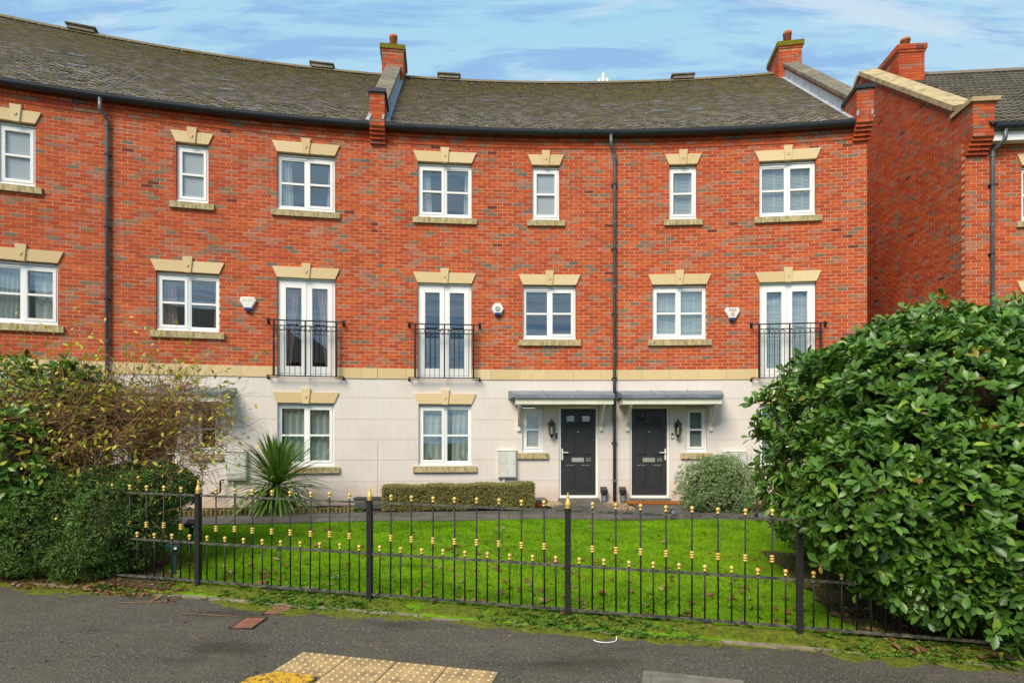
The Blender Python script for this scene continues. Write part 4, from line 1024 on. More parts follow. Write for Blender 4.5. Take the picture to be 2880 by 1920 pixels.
def ball(z): return MB().lathe([(.009, z-.028), (.015, z-.024), (.015, z-.016), (.009, z-.011), (.009, z-.006), (.016, z), (.0195, z+.010), (.0195, z+.018), (.014, z+.028), (.002, z+.032)], n=10)
T_ballT = tmpl('ball_finial', ball(1.06), 'gold', SMO); T_ballS = tmpl('ball_finial', ball(.532), 'gold', SMO)
col_ = MB(); [col_.lathe([(.009, z), (.018, z+.003), (.021, z+.010), (.018, z+.017), (.009, z+.02)], n=10) for z in (.615, .638, .661)]
T_coll = tmpl('collar', col_, 'gold', SMO)
T_rail = {}
def obj_at(name, me, parent, loc, rz=0.): o = link(name, me, parent); o.location = loc; o.rotation_euler = (0, 0, rz); return o
bl = BAY.length
for i in range(-2, 6):
    p = BAY*i
    po = obj_at('post', T_post, fence, p, FA); obj_at('finial', T_fin, po, (0, 0, 0))
    if i == 5: break
    for z, h, m in ((1.0, .010, 'rail'), (.478, .011, 'rail'), (.06, .012, 'rail')):
        mb = MB(); a = p+BAY*(.026/bl); b = p+BAY*(1-.026/bl); n = Vector((-BAY.y, BAY.x, 0)).normalized()*.012; H = Vector((0, 0, h)); Z = Vector((0, 0, z))
        mb.hexa([a-n+Z-H, b-n+Z-H, b+n+Z-H, a+n+Z-H, a-n+Z+H, b-n+Z+H, b+n+Z+H, a+n+Z+H]); mb.build('rail', MT[m], fence, False)
    for k in range(1, 18):
        q = p+BAY*(k/18); tall = k % 2 == 0
        bo = obj_at('bar', T_tall if tall else T_short, fence, q+Vector((random.uniform(-.003, .003), 0, random.uniform(-.004, .004)))); bo.rotation_euler = (random.uniform(-.006, .006), random.uniform(-.006, .006), 0)
        obj_at('ball_finial', T_ballT if tall else T_ballS, bo, (0, 0, 0))
        if tall: obj_at('collar', T_coll, bo, (0, 0, 0))

# ---------------------------------------------------------------- concrete edging along the verge
edg = empty('concrete_edging', (0, yf(0)-.27, 0)); tag(edg, 'narrow mossy concrete edging between pavement and verge', 'edging')
x = -9.0
while x < 9:
    L = .9; a, b = x+.004, x+L-.004; mb = MB(); dz = random.uniform(-.006, .008)
    def P(xx, dy, z): return (xx, yf(xx)-.27+dy, pave(xx)+z)
    mb.hexa([P(a, -.03, -.1), P(b, -.03, -.1), P(b, .03, -.1), P(a, .03, -.1), P(a, -.03, .010+dz), P(b, -.03, .010+dz), P(b, .03, .014+dz), P(a, .03, .014+dz)]); mb.build('edging_stone', MT['edging'], edg); x += L

# ---------------------------------------------------------------- tactile paving, covers, bits on the pavement
tp0 = Vector((-1.66, 4.66)); tu = Vector((1.0, -.215)).normalized(); tv = Vector((tu.y, -tu.x)); tv = Vector((-abs(tu.y), -abs(tu.x)))
tang = math.atan2(tu.y, tu.x)
tm = MB(); tm.box(.004, .396, -.396, -.004, -.03, .006); T_slab = tmpl('tactile_slab', tm, 'tactile')
dm = MB()
for i in range(6):
    for j in range(6): dm.lathe([(.0150, 0), (.0140, .004), (.009, .0075), (.001, .008)], (.4*(i+.5)/6, -.4*(j+.5)/6, .006), 8)
T_dome = tmpl('tactile_dome', dm, 'dome', True)
ords = ['first', 'second', 'third', 'fourth']; rows = ['back', 'middle', 'front']
for j in range(3):
    for i in range(4):
        if i == 0 and j == 1: continue
        q = tp0+tu*(.4*i)+tv*(.4*j); o = link('tactile_slab', T_slab); o.location = (q.x, q.y, pave(q.x)+.003+random.uniform(-.001, .002)); o.rotation_euler = (0, .0159, tang)
        c = link('tactile_dome', T_dome, o)
        tag(o, 'buff blister paving slab, %s from the left in the %s row' % (ords[i], rows[j]), 'paving slab', 'buff blister slabs of the crossing')
q = tp0+tu*.0+tv*.41; yp = empty('cover_plate', (q.x-.02, q.y, pave(q.x)+.004), tang); tag(yp, 'chipped yellow metal plate at the corner of the blister paving', 'cover plate')
b = MB(); b.prism([(-.06, -.42), (.40, -.42), (.40, -.05), (.36, 0), (.06, 0), (-.06, -.13)], 2, -.02, .012); b.build('plate', MT['yellow'], yp, False)
for i in range(8):
    for j in range(7):
        x = -.03+i*.058+(j % 2)*.026; y = -.06-j*.055
        if x > .37 or (x < .05 and y > -.12): continue
        b = MB(); b.lathe([(.014, .012), (.012, .017), (.004, .018)], (x, y, 0), 7); b.build('stud', MT['yellow'], yp, False)
for k, (x, y, w, l) in enumerate(((-2.30, 5.80, .19, .29), (-2.41, 5.37, .18, .29))):
    e = empty('access_cover', (x, y, pave(x)+.002), 0); tag(e, ['small rusty access cover nearer the railings', 'small rusty access cover nearer the blister paving'][k], 'access cover', 'rusty access covers')
    b = MB(); b.box(-w/2, w/2, -l/2, l/2, -.02, .007); b.build('lid', MT['rust'], e, False)
    f = MB()
    for s_ in (-1, 1): f.box(s_*(w/2+.012)-.008, s_*(w/2+.012)+.008, -l/2-.02, l/2+.02, -.02, .005); f.box(-w/2-.004, w/2+.004, s_*(l/2+.012)-.008, s_*(l/2+.012)+.008, -.02, .0045)
    f.build('frame', MT['iron'], e, False)
    for i in range(3): b = MB(); b.box(-.03, .03, -.006+i*.022-.022, .004+i*.022-.022, .007, .010); b.build('raised_mark', MT['rust'], e, False)
e = empty('inspection_cover', (.985, 4.40, pave(1.2)+.002), math.radians(-15)); tag(e, 'concrete framed inspection cover at the bottom right of the pavement', 'inspection cover')
b = MB(); frame4_ = [(0, .7, -.06, 0), (0, .06, -.62, -.06), (.64, .7, -.62, -.06), (0, .7, -.68, -.62)]
for i, (x0, x1, y0, y1) in enumerate(frame4_): b.box(x0, x1, y0, y1, -.02, .008)
b.build('frame', MT['concrete'], e, False)
b = MB(); b.box(.063, .637, -.617, -.063, -.02, .005); b.build('lid', MT['concrete'], e, False)
for k, (pts, lab) in enumerate((([(-4.0, 5.93), (-3.85, 5.96), (-3.68, 5.98), (-3.5, 6.03)], 'brown twig on the asphalt at the left'), ([(-3.15, 5.62), (-2.95, 5.60), (-2.75, 5.57), (-2.6, 5.56)], 'thin dark twig left of the rusty covers'))):
    b = MB(); b.tube([(x, y, pave(x)+.008) for x, y in pts], [.0035, .0035, .003, .0015], 5); o = b.build('twig', MT['bark']); tag(o, lab, 'twig', 'twigs on the pavement')
b = MB(); b.tube([(.80+.10*math.cos(a), 5.06+.075*math.sin(a), pave(.8)+.01) for a in np.linspace(3.3, 6.1, 9)]+[(.905, 5.08, pave(.8)+.03)], .0042, 6); o = b.build('plastic_strip', MT['cable']); tag(o, 'curved white plastic strip lying on the pavement', 'plastic strip')
b = MB()
for i in range(10):
    x = -2.02+random.uniform(-.10, .10); y = 6.7+random.uniform(-.04, .04); z = ground(x, y)+.02; r = .03
    b.add([(x+random.uniform(-r, r), y+random.uniform(-r, r), z+random.uniform(0, r)) for _ in range(3)], [(0, 1, 2)])
o = b.build('wrapper', plain('turquoise_wrapper', (.12, .42, .38), .4, .5, var=.5, scale=40)); tag(o, 'crumpled turquoise wrapper on the lawn behind the railings', 'wrapper')

# ---------------------------------------------------------------- solar stakes and spotlights on the lawn
def stake(x, y, tilt, label, rz):
    e = empty('animal_deterrent', (x, y, ground(x, y)), rz); tag(e, label, 'garden stake', 'green solar stakes'); e.rotation_euler = (0, tilt, rz)
    b = MB(); b.hexa([(-.022, -.01, 0), (.022, -.01, 0), (.022, .012, 0), (-.022, .012, 0), (-.028, -.014, .30), (.028, -.014, .30), (.028, .016, .30), (-.028, .016, .30)]); b.build('stake', MT['green'], e, False)
    b = MB(); b.hexa([(-.075, -.05, .30), (.075, -.05, .30), (.07, .05, .30), (-.07, .05, .30), (-.085, -.06, .355), (.085, -.06, .355), (.075, .07, .405), (-.075, .07, .405)]); h = b.build('head', MT['green'], e, False)
    b = MB(); b.hexa([(-.06, -.045, .3635), (.06, -.045, .3635), (.055, .055, .402), (-.055, .055, .402), (-.06, -.045, .3665), (.06, -.045, .3665), (.055, .055, .405), (-.055, .055, .405)]); b.build('solar_panel', MT['black'], h, False)
    b = MB(); b.tube([(.03, -.052, .325), (.03, -.06, .325)], .016, 10); b.build('lens', MT['white'], h, False)
stake(-4.40, 8.0, .10, 'dark green solar stake standing on the lawn behind the left railings', .2); stake(-3.95, 6.85, .03, 'dark green solar stake among brown leaves right behind the left railings', .15)
def spot(x, y, label):
    e = empty('garden_spotlight', (x, y, ground(x, y)), .3); tag(e, label, 'spotlight', 'black spotlights at the lawn edge')
    b = MB(); b.tube([(0, 0, 0), (0, 0, .10)], [.004, .012], 6); b.build('spike', MT['black'], e, False)
    b = MB(); b.tube([(0, .05, .12), (0, -.05, .14)], [.035, .055], 12); h = b.build('head', MT['black'], e, False)
    b = MB(); b.tube([(0, -.051, .1403), (0, -.054, .141)], .042, 12); b.build('lens', MT['lead'], h, False)
    b = MB(); b.box(-.055, .055, -.02, .06, .185, .195); b.build('solar_panel', MT['black'], e, False)
spot((1887-1440)/1650*10.2, 10.15, 'small black spotlight at the lawn edge in front of door 60'); spot((2128-1440)/1650*9.9, 9.85, 'small black spotlight at the lawn edge near the big shrub')

# ---------------------------------------------------------------- trough and timber edging by the left bed
e = empty('planter_trough', arc(-4.78, .95, PATH_Z), .13); tag(e, 'grey plastic trough planter at the end of the low bronze hedge', 'planter')
b = MB(); o_ = [(-.24, -.085), (.24, -.085), (.24, .085), (-.24, .085)]; t_ = [(x*1.18, y*1.2) for x, y in o_]
b.hexa([(x, y, 0) for x, y in o_]+[(x, y, .20) for x, y in t_]); b.box(-.30, .30, -.115, .115, .195, .215); b.build('body', MT['pipe'], e, False)
b = MB(); b.box(-.265, .265, -.09, .09, .2155, .222); b.build('compost', MT['soil'], e, False)
lr = empty('log_edging', arc(-6.6, 1.62, PATH_Z)); tag(lr, 'short timber log edging along the left planting bed', 'edging')
s = -9.2; T_log = tmpl('log', MB().lathe([(.036, -.03), (.036, .125), (.03, .135), (.001, .14)], n=8), 'logroll', False)
off = wloc(lr)
while s < -4.95:
    o = link('log', T_log, lr); p = Vector(arc(s, 1.60, PATH_Z-.03+random.uniform(-.02, .015))); o.location = p-off; o.rotation_euler = (random.uniform(-.05, .05), random.uniform(-.05, .05), random.random()*6); s += .076
# ---------------------------------------------------------------- plants
from mathutils import noise as mn
def leaf_template(L, W, fold=.25, curl=.15, seg=3):
    """pointed leaf folded along the midrib: local x along the leaf, y across, z up"""
    V = [(0, 0, 0)]; F = []
    prof = {2: (.8,), 3: (.72, .92), 4: (.5, .95, .92)}[seg]
    for i, w in enumerate(prof):
        t = (i+1)/seg; z = -curl*L*t*t
        V += [(L*t, -W/2*w, z+fold*W/2*w), (L*t, 0, z), (L*t, W/2*w, z+fold*W/2*w)]
    V.append((L, 0, -curl*L)); n = len(V)-1
    F += [(0, 1, 2), (0, 2, 3)]
    for i in range(seg-2):
        a = 1+3*i; b = a+3
        F += [(a, b, a+1), (b, b+1, a+1), (a+1, b+1, a+2), (b+1, b+2, a+2)]
    a = 1+3*(seg-2); F += [(a, n, a+1), (a+1, n, a+2)]
    return np.array(V, float), np.array(F, int)
def frames(X, up, roll=None):
    X = X/np.linalg.norm(X, axis=1, keepdims=True); Y = np.cross(up, X); nrm = np.linalg.norm(Y, axis=1, keepdims=True); Y = Y/np.maximum(nrm, 1e-6); Z = np.cross(X, Y)
    if roll is not None:
        c, s = np.cos(roll)[:, None], np.sin(roll)[:, None]; Y, Z = Y*c+Z*s, Z*c-Y*s
    return np.stack([X, Y, Z], axis=2)
def scatter(T, F, P, M, S, rnd):
    n = len(P); k = len(T); V = np.einsum('nij,kj->nki', M, T)*S[:, None, None]+P[:, None, :]
    FF = (F[None]+(np.arange(n)*k)[:, None, None]).reshape(-1, F.shape[1]); return V.reshape(-1, 3), FF, np.repeat(rnd, k)
def mesh_obj(name, V, F, rnd, mat, parent, smooth=False):
    off = np.array(wloc(parent)) if parent is not None else np.zeros(3)
    me = np_mesh(name, V-off, F, rnd, smooth); me.materials.append(mat); return link(name, me, parent)
def blob_points(blobs, n, depth=.12, zmin=None, noise=.10, seed=1):
    """points on and just under the skin of a union of ellipsoids, with outward normals"""
    r = np.random.default_rng(seed); area = np.array([(b[3]*b[4]+b[4]*b[5]+b[3]*b[5]) for b in blobs]); k = (area/area.sum()*n*2.2).astype(int); P = []; Nn = []
    ph = r.random(9)*6
    for b, m in zip(blobs, k):
        v = r.normal(size=(m, 3)); v /= np.linalg.norm(v, axis=1, keepdims=True); c = np.array(b[:3]); rad = np.array(b[3:])
        lump = 1+noise*(np.sin(v[:, 0]*5+ph[0])*np.sin(v[:, 1]*6+ph[1])+.6*np.sin(v[:, 2]*9+ph[2])*np.sin(v[:, 0]*8+ph[3])+.5*np.sin(v[:, 1]*14+ph[4])*np.sin(v[:, 2]*13+ph[5]))
        t = 1-depth*r.random(m)**1.8; p = c+v*rad*(lump*t)[:, None]; nn = v/rad; nn /= np.linalg.norm(nn, axis=1, keepdims=True); P.append(p); Nn.append(nn)
    P = np.vstack(P); Nn = np.vstack(Nn); keep = np.ones(len(P), bool)
    for b in blobs:
        q = (P-np.array(b[:3]))/np.array(b[3:]); keep &= (q**2).sum(1) > (1-depth*1.15)**2*.92
    if zmin is not None: keep &= P[:, 2] > zmin
    return P[keep], Nn[keep]
def core(parent, blobs, k=.78, mat='core', name='shade_core'):  # solid filler that blocks see-through; its dark colour stands in for inner shade
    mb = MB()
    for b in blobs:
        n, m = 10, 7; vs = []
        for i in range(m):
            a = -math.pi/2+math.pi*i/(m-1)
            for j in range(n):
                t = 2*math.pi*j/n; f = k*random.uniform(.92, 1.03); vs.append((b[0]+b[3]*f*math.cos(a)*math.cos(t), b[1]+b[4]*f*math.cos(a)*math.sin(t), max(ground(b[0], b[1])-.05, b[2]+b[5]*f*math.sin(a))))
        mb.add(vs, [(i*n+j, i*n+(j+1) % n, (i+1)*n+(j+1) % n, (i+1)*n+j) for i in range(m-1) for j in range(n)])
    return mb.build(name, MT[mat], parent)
def rosettes(P, Nn, per, upbias, spread, r, up=np.array([0, 0, 1.])):
    """several leaves round every shoot tip"""
    n = len(P); A = Nn+up*upbias+r.normal(size=(n, 3))*.35; A /= np.linalg.norm(A, axis=1, keepdims=True)
    ref = np.where(np.abs(A[:, 2:3]) < .9, np.array([[0, 0, 1.]]), np.array([[1., 0, 0]])); U = np.cross(A, ref); U /= np.linalg.norm(U, axis=1, keepdims=True); V = np.cross(A, U)
    Q, D, U2 = [], [], []
    ph = r.random(n)*6.28
    for k in range(per):
        a = ph+k*2.4; rad = U*np.cos(a)[:, None]+V*np.sin(a)[:, None]; tilt = (spread*(.55+.5*r.random(n)))[:, None]
        D.append(A*np.cos(tilt)+rad*np.sin(tilt)); Q.append(P-A*(.012*k)); U2.append(A)
    return np.vstack(Q), np.vstack(D), np.vstack(U2)
def broadleaf(name, label, cat, base, blobs, n, L, W, mat, per=5, depth=.14, seed=1, singles=300, group=None, yellow=.0, clipf=None, zmin=None, corek=.80, noise=.10):
    r = np.random.default_rng(seed); e = empty(name, base); tag(e, label, cat, group)
    P, Nn = blob_points(blobs, n, depth, zmin, noise, seed)
    if clipf is not None: k = clipf(P); P, Nn = P[k], Nn[k]
    out = r.random(len(P)) < .05; P = P+Nn*np.where(out, r.uniform(.04, .16, len(P)), 0)[:, None]
    Q, D, U = rosettes(P, Nn, per, .45, 1.15, r); m = len(Q)
    S = .45+.75*r.random(m)**.8; rnd = np.clip(r.beta(2.2, 2.6, m)*.93+np.repeat(r.normal(0, .05, len(P)), 1)[np.arange(m) % len(P)], 0, .95)
    tip = np.repeat(np.arange(per), len(P)) == 0; rnd = np.where(tip, np.minimum(.96, rnd+.16), rnd); yl = r.random(m) < yellow; rnd = np.where(yl, .97+.03*r.random(m), rnd)
    Mx = frames(D, U, r.normal(0, .35, m)); T, F = leaf_template(L, W, .28, .16, 4)
    dist = np.linalg.norm(Q-np.array([0, 0, EYE]), axis=1); vis = np.abs(Q[:, 0]/Q[:, 1]) < .87; order = np.argsort(np.where(vis, dist, 1e9))[:singles]
    rest = np.ones(m, bool); rest[order] = False
    V, FF, A = scatter(T, F, Q[rest], Mx[rest], S[rest], rnd[rest]); o = mesh_obj('foliage', V, FF, A, MT[mat], e, True); o['kind'] = 'stuff'
    tmp = []
    for i in range(12):
        v = np.clip(.08+.075*i, 0, .99); me = np_mesh('leaf', T, F, np.full(len(T), v), True); me.materials.append(MT[mat]); tmp.append(me)
    off = wloc(e)
    for i in order:
        ob = link('leaf', tmp[min(11, int(rnd[i]*12))], e); M4 = Matrix([list(Mx[i][j]*S[i])+[0] for j in range(3)]+[[0, 0, 0, 1]]); M4.translation = Vector(Q[i])-off; ob.matrix_local = M4
    k2 = r.choice(len(P), min(len(P), 2600), replace=False); sV, sF, _ = twigs(P[k2]-Nn[k2]*.16, Nn[k2]+r.normal(size=(len(k2), 3))*.3, .20, r, 3, .12, .0042); so_ = mesh_obj('shoots', sV, sF, np.full(len(sV), .5), MT['redtwig'], e); so_['kind'] = 'stuff'
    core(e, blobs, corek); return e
def smalleaf(e, blobs, n, L, W, mat, depth, seed, zmin=None, noise=.06, per=3, name='foliage', clipf=None, upb=.4):
    r = np.random.default_rng(seed); P, Nn = blob_points(blobs, n, depth, zmin, noise, seed)
    if clipf is not None: k = clipf(P); P, Nn = P[k], Nn[k]
    Q, D, U = rosettes(P, Nn, per, upb, 1.0, r); m = len(Q); Mx = frames(D, U, r.normal(0, .6, m)); T, F = leaf_template(L, W, .2, .1, 2)
    V, FF, A = scatter(T, F, Q, Mx, .6+.7*r.random(m), np.clip(r.beta(2, 2, m), 0, 1)); o = mesh_obj(name, V, FF, A, MT[mat], e); o['kind'] = 'stuff'; return o
def twigs(starts, dirs, length, r, segs=5, wob=.25, rad=.005, droop=0.):
    """thin tapering three-sided twigs, all in one mesh"""
    Vs = []; Fs = []; b = 0; ends = []
    for p, d in zip(starts, dirs):
        p = np.array(p, float); d = np.array(d, float); d /= np.linalg.norm(d); L = length*r.uniform(.5, 1.2); ring = []
        for i in range(segs+1):
            u = np.cross(d, [0.3, .5, .81]); u /= np.linalg.norm(u)+1e-9; v = np.cross(d, u); q = rad*(1-.8*i/segs)
            for j in range(3): a = j*2.094; Vs.append(p+(u*math.cos(a)+v*math.sin(a))*q)
            ends.append((p.copy(), d.copy(), i/segs)); p = p+d*L/segs; d = d+r.normal(size=3)*wob+np.array([0, 0, -droop]); d /= np.linalg.norm(d)
        for i in range(segs):
            for j in range(3): Fs.append((b+i*3+j, b+i*3+(j+1) % 3, b+(i+1)*3+(j+1) % 3, b+(i+1)*3+j))
        b += 3*(segs+1)
    return np.array(Vs), np.array(Fs), ends

# big glossy shrub at the right, growing through the railings
RB = [(4.36, 6.5, 1.55, 1.46, 1.35, 1.42), (4.4, 6.1, 2.02, 1.0, 1.0, 1.02), (5.4, 6.3, 1.70, 1.5, 1.4, 1.42), (6.7, 6.2, 1.62, 1.5, 1.4, 1.42), (2.93, 5.0, 1.22, .44, .40, .58), (3.4, 5.1, .86, .52, .42, .58), (3.65, 5.15, 1.15, .72, .60, .92), (4.3, 4.95, 1.0, .85, .62, .93), (5.1, 4.85, 1.08, 1.0, .70, 1.02), (5.9, 5.0, 1.2, .9, .8, 1.1), (4.0, 5.5, 2.0, .85, .7, .75), (4.7, 4.78, .55, 1.15, .48, .48), (3.75, 5.0, .58, .55, .38, .46)]
broadleaf('evergreen_shrub', 'huge glossy broad-leaved evergreen shrub bulging over the right railings', 'shrub', (4.6, 6.2, 0), RB, 12500, .112, .049, 'laurel', 6, .24, 3, yellow=.018, zmin=.12, corek=.62, noise=.13)
# glossy shrub at the far left
LB = [(-6.4, 7.5, 1.55, .75, .5, 1.15), (-7.5, 7.4, 1.3, .9, .7, 1.3), (-5.65, 7.35, 2.05, .70, .4, .60), (-5.75, 6.75, 1.35, .45, .30, .75), (-6.3, 6.7, 1.0, .5, .35, .75)]
broadleaf('evergreen_shrub', 'glossy broad-leaved evergreen shrub at the left edge behind the clipped hedge', 'shrub', (-6.6, 7.3, .1), LB, 1900, .115, .05, 'laurel', 5, .35, 5, yellow=.03, zmin=.5, noise=.14, corek=.5)
# twiggy bush losing its leaves
tb = empty('twiggy_bush', (-5.2, 7.6, .2)); tag(tb, 'straggly half-bare bush of brown twigs with yellow leaves', 'bush')
r = np.random.default_rng(11)
def in_blob(n, c, rad): v = r.normal(size=(n, 3)); v /= np.linalg.norm(v, axis=1, keepdims=True); return np.array(c)+v*np.array(rad)*(r.random((n, 1))**.45)
cen = np.array([-5.0, 7.7, 1.0])
P1 = np.vstack([in_blob(850, (-4.6, 7.5, 1.78), (1.05, .5, .75)), in_blob(1900, (-5.5, 7.15, 1.65), (1.0, .45, .78))]); D1 = r.normal(size=(len(P1), 3))*np.array([1.0, .6, .55])+(P1-cen)*.35
V, F, ends = twigs(P1, D1, .66, r, 6, .30, .0052); o = mesh_obj('twigs', V, F, np.full(len(V), .5), MT['bark'], tb); o['kind'] = 'stuff'
# main stems
for i in range(16):
    mb = MB(); a = r.uniform(-1, 1); x0 = -5.15+r.normal()*.16; y0 = 7.7+r.normal()*.15; tx = x0+a*1.1; pts = [(x0, y0, ground(x0, y0)-.05), (x0+a*.25, y0+r.normal()*.1, .9), (x0+a*.6, y0+r.normal()*.15, 1.5), (tx, y0+r.normal()*.2, 2.1+r.random()*.4)]
    mb.tube(pts, [.02, .016, .011, .006], 6); mb.build('stem', MT['bark'], tb)
# long whips standing above the bush
n = 95; wx = r.uniform(-6.4, -3.9, n); Pw = np.stack([wx, r.uniform(7.2, 8.0, n), np.full(n, 1.9)], 1); Dw = np.stack([r.normal(.12, .28, n), r.normal(0, .12, n), np.full(n, 1.)], 1)
V, F, ends2 = twigs(Pw, Dw, 1.25, r, 8, .08, .0036); o = mesh_obj('whips', V, F, np.full(len(V), .5), MT['bark'], tb); o['kind'] = 'stuff'
n = 110; Pw = np.stack([r.uniform(-5.0, -4.1, n), r.uniform(7.4, 8.0, n), r.uniform(1.5, 2.4, n)], 1); Dw = np.stack([np.abs(r.normal(.9, .3, n)), r.normal(0, .2, n), r.normal(.35, .35, n)], 1)
V, F, ends3 = twigs(Pw, Dw, .75, r, 7, .12, .0038, .03); o = mesh_obj('side_sprays', V, F, np.full(len(V), .5), MT['bark'], tb); o['kind'] = 'stuff'
E1 = [x for x in ends if x[2] > .4 and x[0][1] < 7.55]; sel = [E1[i] for i in r.choice(len(E1), min(len(E1), 3000), replace=False)]+[x for x in ends2 if x[2] > .35 and r.random() < .75]+[x for x in ends3 if x[2] > .3 and r.random() < .8]
LP = np.array([x[0] for x in sel]); LD = np.array([x[1] for x in sel])+r.normal(size=(len(sel), 3))*.7; m = len(LP)
T, F = leaf_template(.08, .038, .2, .2, 3); Mx = frames(LD, np.tile([0, 0, 1.], (m, 1)), r.normal(0, .6, m)); S = .55+.6*r.random(m); rn = np.clip(r.beta(2, 2.2, m), 0, 1)
rest = np.ones(m, bool); order = np.argsort(np.linalg.norm(LP-np.array([0, 0, EYE]), axis=1))[:240]; rest[order] = False
V, FF, A = scatter(T, F, LP[rest], Mx[rest], S[rest], rn[rest]); o = mesh_obj('foliage', V, FF, A, MT['yleaf'], tb, True); o['kind'] = 'stuff'
tmp = [np_mesh('leaf', T, F, np.full(len(T), .06+.12*i), True) for i in range(8)]; [x.materials.append(MT['yleaf']) for x in tmp]
for i in order:
    ob = link('leaf', tmp[min(7, int(rn[i]*8))], tb); M4 = Matrix([list(Mx[i][j]*S[i])+[0] for j in range(3)]+[[0, 0, 0, 1]]); M4.translation = Vector(LP[i])-Vector(tb.location); ob.matrix_local = M4
# clipped dark hedge in front of it
hb = [(-4.45, 7.25, 1.10, .52, .5, .32), (-4.70, 7.02, .74, .58, .60, .62), (-5.5, 7.1, .68, .85, .66, .66), (-6.5, 7.15, .66, .9, .66, .66), (-7.6, 7.3, .62, 1.0, .7, .66), (-4.95, 6.92, .36, .60, .48, .32), (-6.0, 7.0, .36, .9, .48, .32), (-5.1, 7.0, 1.0, .5, .45, .42), (-6.2, 7.05, 1.0, .5, .45, .40)]
hd = empty('clipped_hedge', (-5.3, 7.2, .1)); tag(hd, 'dense dark small-leaved hedge at the left end of the railings', 'hedge')
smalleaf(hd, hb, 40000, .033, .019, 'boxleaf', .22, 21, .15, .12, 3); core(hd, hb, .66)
r = np.random.default_rng(77); n = 130; Ps = np.stack([r.uniform(-6.6, -3.9, n), r.uniform(6.6, 7.2, n), r.uniform(.7, 1.45, n)], 1); Dsx = np.stack([r.normal(0, .8, n), r.normal(-.3, .3, n), r.normal(.1, .6, n)], 1)
V, F, en5 = twigs(Ps, Dsx, .38, r, 5, .2, .0035); o = mesh_obj('stray_twigs', V, F, np.full(len(V), .5), MT['bark'], hd); o['kind'] = 'stuff'
sel = [x for x in en5 if x[2] > .5]; m = len(sel); LP5 = np.array([x[0] for x in sel]); T, F = leaf_template(.06, .028, .2, .2, 3); V, FF, A = scatter(T, F, LP5, frames(r.normal(size=(m, 3)), np.tile([0, 0, 1.], (m, 1))), .5+.7*r.random(m), r.random(m)); o = mesh_obj('caught_leaves', V, FF, A, MT['yleaf'], hd, True); o['kind'] = 'stuff'
# low bronze hedge under the window of 62
bh = empty('low_hedge', arc(-2.95, 1.15, PATH_Z)); tag(bh, 'low clipped bronze hedge under the ground floor window of number 62', 'hedge')
n = 15000; s_ = r.uniform(-4.45, -1.42, n); f = r.random(n); d_ = np.where(f < .5, 1.50-.05*r.random(n)**2, r.uniform(.85, 1.5, n)); z_ = np.where(f < .5, PATH_Z+r.uniform(0, .46, n), PATH_Z+.46-.05*r.random(n)**2)
endm = r.random(n) < .12; s_ = np.where(endm, np.where(r.random(n) < .5, -4.45, -1.42)+r.normal(0, .015, n), s_); z_ = np.where(endm, PATH_Z+r.uniform(0, .46, n), z_); d_ = np.where(endm, r.uniform(.85, 1.5, n), d_)
z_ = z_+.012*np.sin(s_*7)+.04*(s_+4.45)/3; P = np.array([arc(a, b+.015*math.sin(a*9), c) for a, b, c in zip(s_, d_, z_)]); Nn = np.stack([r.normal(0, .5, n), np.where(f < .5, -1., -.1), np.where(f < .5, .3, 1.)], 1)
Q, D, U = rosettes(P, Nn, 3, .3, 1.0, r); m = len(Q); Mx = frames(D, U, r.normal(0, .6, m)); T, F = leaf_template(.03, .015, .2, .1, 2); V, FF, A = scatter(T, F, Q, Mx, .6+.7*r.random(m), r.beta(2, 2, m)); o = mesh_obj('foliage', V, FF, A, MT['brownhedge'], bh); o['kind'] = 'stuff'
mb = MB()
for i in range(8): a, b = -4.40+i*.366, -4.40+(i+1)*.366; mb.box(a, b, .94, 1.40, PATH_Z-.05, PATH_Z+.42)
mb.build('shade_core', MT['core'], bh, arc)  # solid dark filler box, painted as the shade inside the hedge
# variegated shrub by door 60
vs_ = empty('variegated_shrub', (3.92, 11.35, PATH_Z)); tag(vs_, 'rounded grey-green variegated shrub right of door 60', 'shrub')
vb = [(3.72, 11.35, .80, .52, .5, .50), (4.18, 11.35, .85, .50, .5, .56), (3.95, 11.25, .62, .66, .5, .36), (3.95, 11.35, 1.05, .45, .42, .36)]
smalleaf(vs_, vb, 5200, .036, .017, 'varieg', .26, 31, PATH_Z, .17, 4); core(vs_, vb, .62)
# open dark shrub beside it
ds = empty('open_shrub', (4.92, 11.6, PATH_Z)); tag(ds, 'thin open shrub with bare arching stems between variegated shrub and big evergreen', 'shrub')
n = 34; P = np.tile([4.9, 11.6, PATH_Z-.02], (n, 1))+r.normal(size=(n, 3))*np.array([.12, .08, 0]); D = np.stack([r.normal(0, .45, n), r.normal(0, .3, n), np.full(n, 1.)], 1); V, F, en = twigs(P, D, 1.05, r, 7, .10, .007); o = mesh_obj('stems', V, F, np.full(len(V), .5), MT['bark'], ds); o['kind'] = 'stuff'
sel = [x for x in en if x[2] > .4]; sel = [sel[i] for i in r.integers(0, len(sel), 1500)]; P = np.array([x[0] for x in sel])+r.normal(size=(1500, 3))*.045; D = r.normal(size=(1500, 3)); T, F = leaf_template(.04, .018, .2, .1, 2); V, FF, A = scatter(T, F, P, frames(D, np.tile([0, 0, 1.], (1500, 1))), .6+.7*r.random(1500), r.beta(2, 2, 1500)*.8); o = mesh_obj('foliage', V, FF, A, MT['boxleaf'], ds); o['kind'] = 'stuff'
